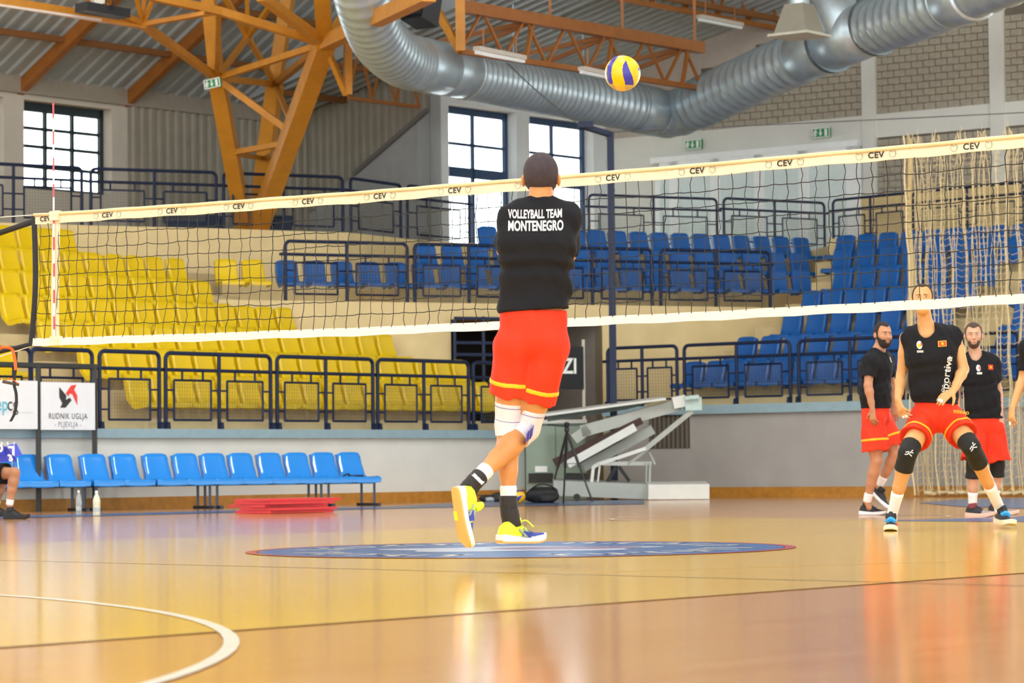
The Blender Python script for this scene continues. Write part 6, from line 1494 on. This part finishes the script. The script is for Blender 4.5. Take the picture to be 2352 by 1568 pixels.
SB4 = dict(upper=BLK, toe_panel=mat('shoe_smoke', '#8e8683', .5), midsole=mat('sole_pink', '#d8b8a8', .5), outsole=MATS['sole_pink'], laces=BLK, collar=MAROON)
shoe(P4.E, PZ(2236, 1187, 0), unit(v3(.75, -.55, 0)), ZV, SB4, 1.0); shoe(P4.E, PZ(2288, 1183, 0), unit(v3(.8, -.45, 0)), ZV, SB4, 1.0)
tS = bvh(P4.sv, P4.sq); drape('crest', *disc_poly(.022, .033), PD(2242, 846, D), ex, ZV, tS, M_crest, P4.E, .004, Yd); drape('crest_mark', *disc_poly(.008, .02, x=.01), PD(2242, 846, D), ex, ZV, tS, M_red, P4.E, .006, Yd); drape('crest_caption', *rect_poly(.05, .02), PD(2244, 858, D), ex, ZV, tS, M_crest, P4.E, .004, Yd)
drape('flag_patch', *rect_poly(.052, .05), PD(2271, 844, D), ex, ZV, tS, MATS['flag_orange'], P4.E, .004, Yd); drape('flag_emblem', *disc_poly(.010, .012), PD(2271, 844, D), ex, ZV, tS, M_stripe, P4.E, .006, Yd)
# ---- player mostly outside the right edge, only an arm in view
D = 26.5
J = dict(pel=(2408, 960, D), wai=(2408, 890, D), che=(2408, 820, D), nb=(2408, 765, D), sR=(2362, 800, D), sL=(2455, 800, D), eR=(2350, 868, D + .06), wR=(2326, 935, D - .08), eL=(2468, 875, D), wL=(2470, 945, D),
         hR=(2388, 970, D), hL=(2430, 970, D), kR=(2385, 1075, D - .05), kL=(2436, 1075, D - .05), aR=(2384, 1178, D), aL=(2440, 1178, D), kf=v3(0, -1, 0), fR=(2384, 1195, D), fL=(2440, 1195, D),
         dR=unit(v3(-.12, -.15, -1)), pR=v3(.8, .4, 0), dL=unit(v3(0, 0, -1)), pL=v3(-1, 0, 0), curlR=.3)
P5 = Person('player at the right edge of the frame, only a forearm and hand showing', J, PZ(2412, 1205, 0), SK2, .011, .98)
P5.body(dict(c=PD(2408, 712, D - .05), fwd=v3(-.3, -1, 0), s=1.05)); P5.shirt(PD(2408, 945, D), sleeves=.62); P5.shorts(PD(2408, 935, D), .6, .6, stripe=False); P5.face()
a, b_ = P5.fingR[1]; b = MB(); b.tube([a, b_], .0125, 10); b.build('finger_tape', M_tapew, P5.E, smooth=50)
for o0 in (PZ(2384, 1207, 0), PZ(2440, 1207, 0)): shoe(P5.E, o0, v3(-.2, -1, 0), ZV, SB3, 1.0)
# ---- seated man at the left edge with the score cards on his lap
D = 34.0
J = dict(pel=(-62, 1088, D + .02), wai=(-62, 1045, D), che=(-60, 990, D), nb=(-58, 940, D), sR=(-92, 960, D - .12), sL=(-28, 960, D + .14), eR=(-75, 1020, D - .2), wR=(-20, 1035, D - .2), eL=(-18, 1015, D + .1), wL=(12, 1035, D),
         hR=(-60, 1092, D - .08), hL=(-55, 1090, D + .1), kR=(34, 1085, D - .32), kL=(12, 1086, D + .2), aR=(22, 1158, D - .3), aL=(-10, 1160, D + .25), kf=unit(v3(1, -.2, 0)), fR=(26, 1178, D - .3), fL=(-6, 1178, D + .25),
         dR=unit(v3(1, .1, .1)), pR=v3(0, 1, 0), dL=unit(v3(1, -.2, 0)), pL=v3(0, -1, 0))
P6 = Person('seated man at the left edge in dark shorts, holding the blue score cards', J, PZ(10, 1190, 0), SK3, .011, 1.0)
P6.body(dict(c=PD(-50, 892, D), fwd=v3(.8, -.6, -.1), s=1.0)); P6.shirt(PD(-62, 1075, D), sleeves=.6); P6.shorts(PD(-62, 1055, D), .72, .72, m=M_tee, stripe=False, flare=.035); P6.face()
JJ = P6.J
for q in 'RL': cuff(P6.E, 'sock', [(JJ['k' + q], JJ['a' + q], SHIN, .84, 1.02)], M_sock, .008)
for o0 in (PZ(24, 1192, 0), PZ(-8, 1186, 0)): shoe(P6.E, o0, unit(v3(.85, -.3, 0)), ZV, dict(upper=BLK, midsole=BLK, outsole=BLK, laces=BLK, collar=BLK), 1.02)
# score cards
D = 33.3; SCB = empty('flip_scoreboard', PD(5, 1062, D), 'blue flip scoreboard with white numerals held on the seated man\'s lap', 'scoreboard'); M_sc = mat('score_blue', '#2b35b4', .45, var=.05); M_sc2 = mat('score_blue_light', '#3f4fd0', .45, var=.04)
b = MB(); b.extrude([PD(-40, 1028, D), PD(14, 1025, D), PD(38, 1054, D), PD(36, 1060, D), PD(-40, 1062, D)], v3(.0, .03, 0)); b.build('stand', M_sc, SCB)
def card(pts, d, m, nme): b = MB(); b.extrude([PD(x, y, d) for x, y in pts], v3(0, .008, 0)); return b.build(nme, m, SCB)
card([(15, 1022), (38, 1018), (52, 1046), (33, 1049)], D - .06, M_sc2, 'card'); card([(-22, 1024), (8, 1022), (12, 1044), (-20, 1046)], D - .06, M_sc, 'card')
def num(t, px, py, d, s_, sh): 
    vs, fs = text_mesh(t, s_, bold=.006, shear=sh); b = MB(); c = PD(px, py, d); b.add([c + RT * q[0] + UP * q[1] for q in vs], fs); b.build('numeral', M_wsign, SCB)
num('7', 34, 1036, D - .075, .14, -.45); num('0', 1, 1030, D - .075, .11, 0); num('3', 26, 1052, D - .035, .10, -.3)
for x in (4, 18, 33): b = MB(); p = PD(x, 1019, D - .06); b.tube(arc(p, .022, 0, 2 * math.pi, v3(0, 1, 0), ZV, 12)[:-1], .004, 5, closed=True); b.build('binder_ring', M_wsign, SCB, smooth='all')
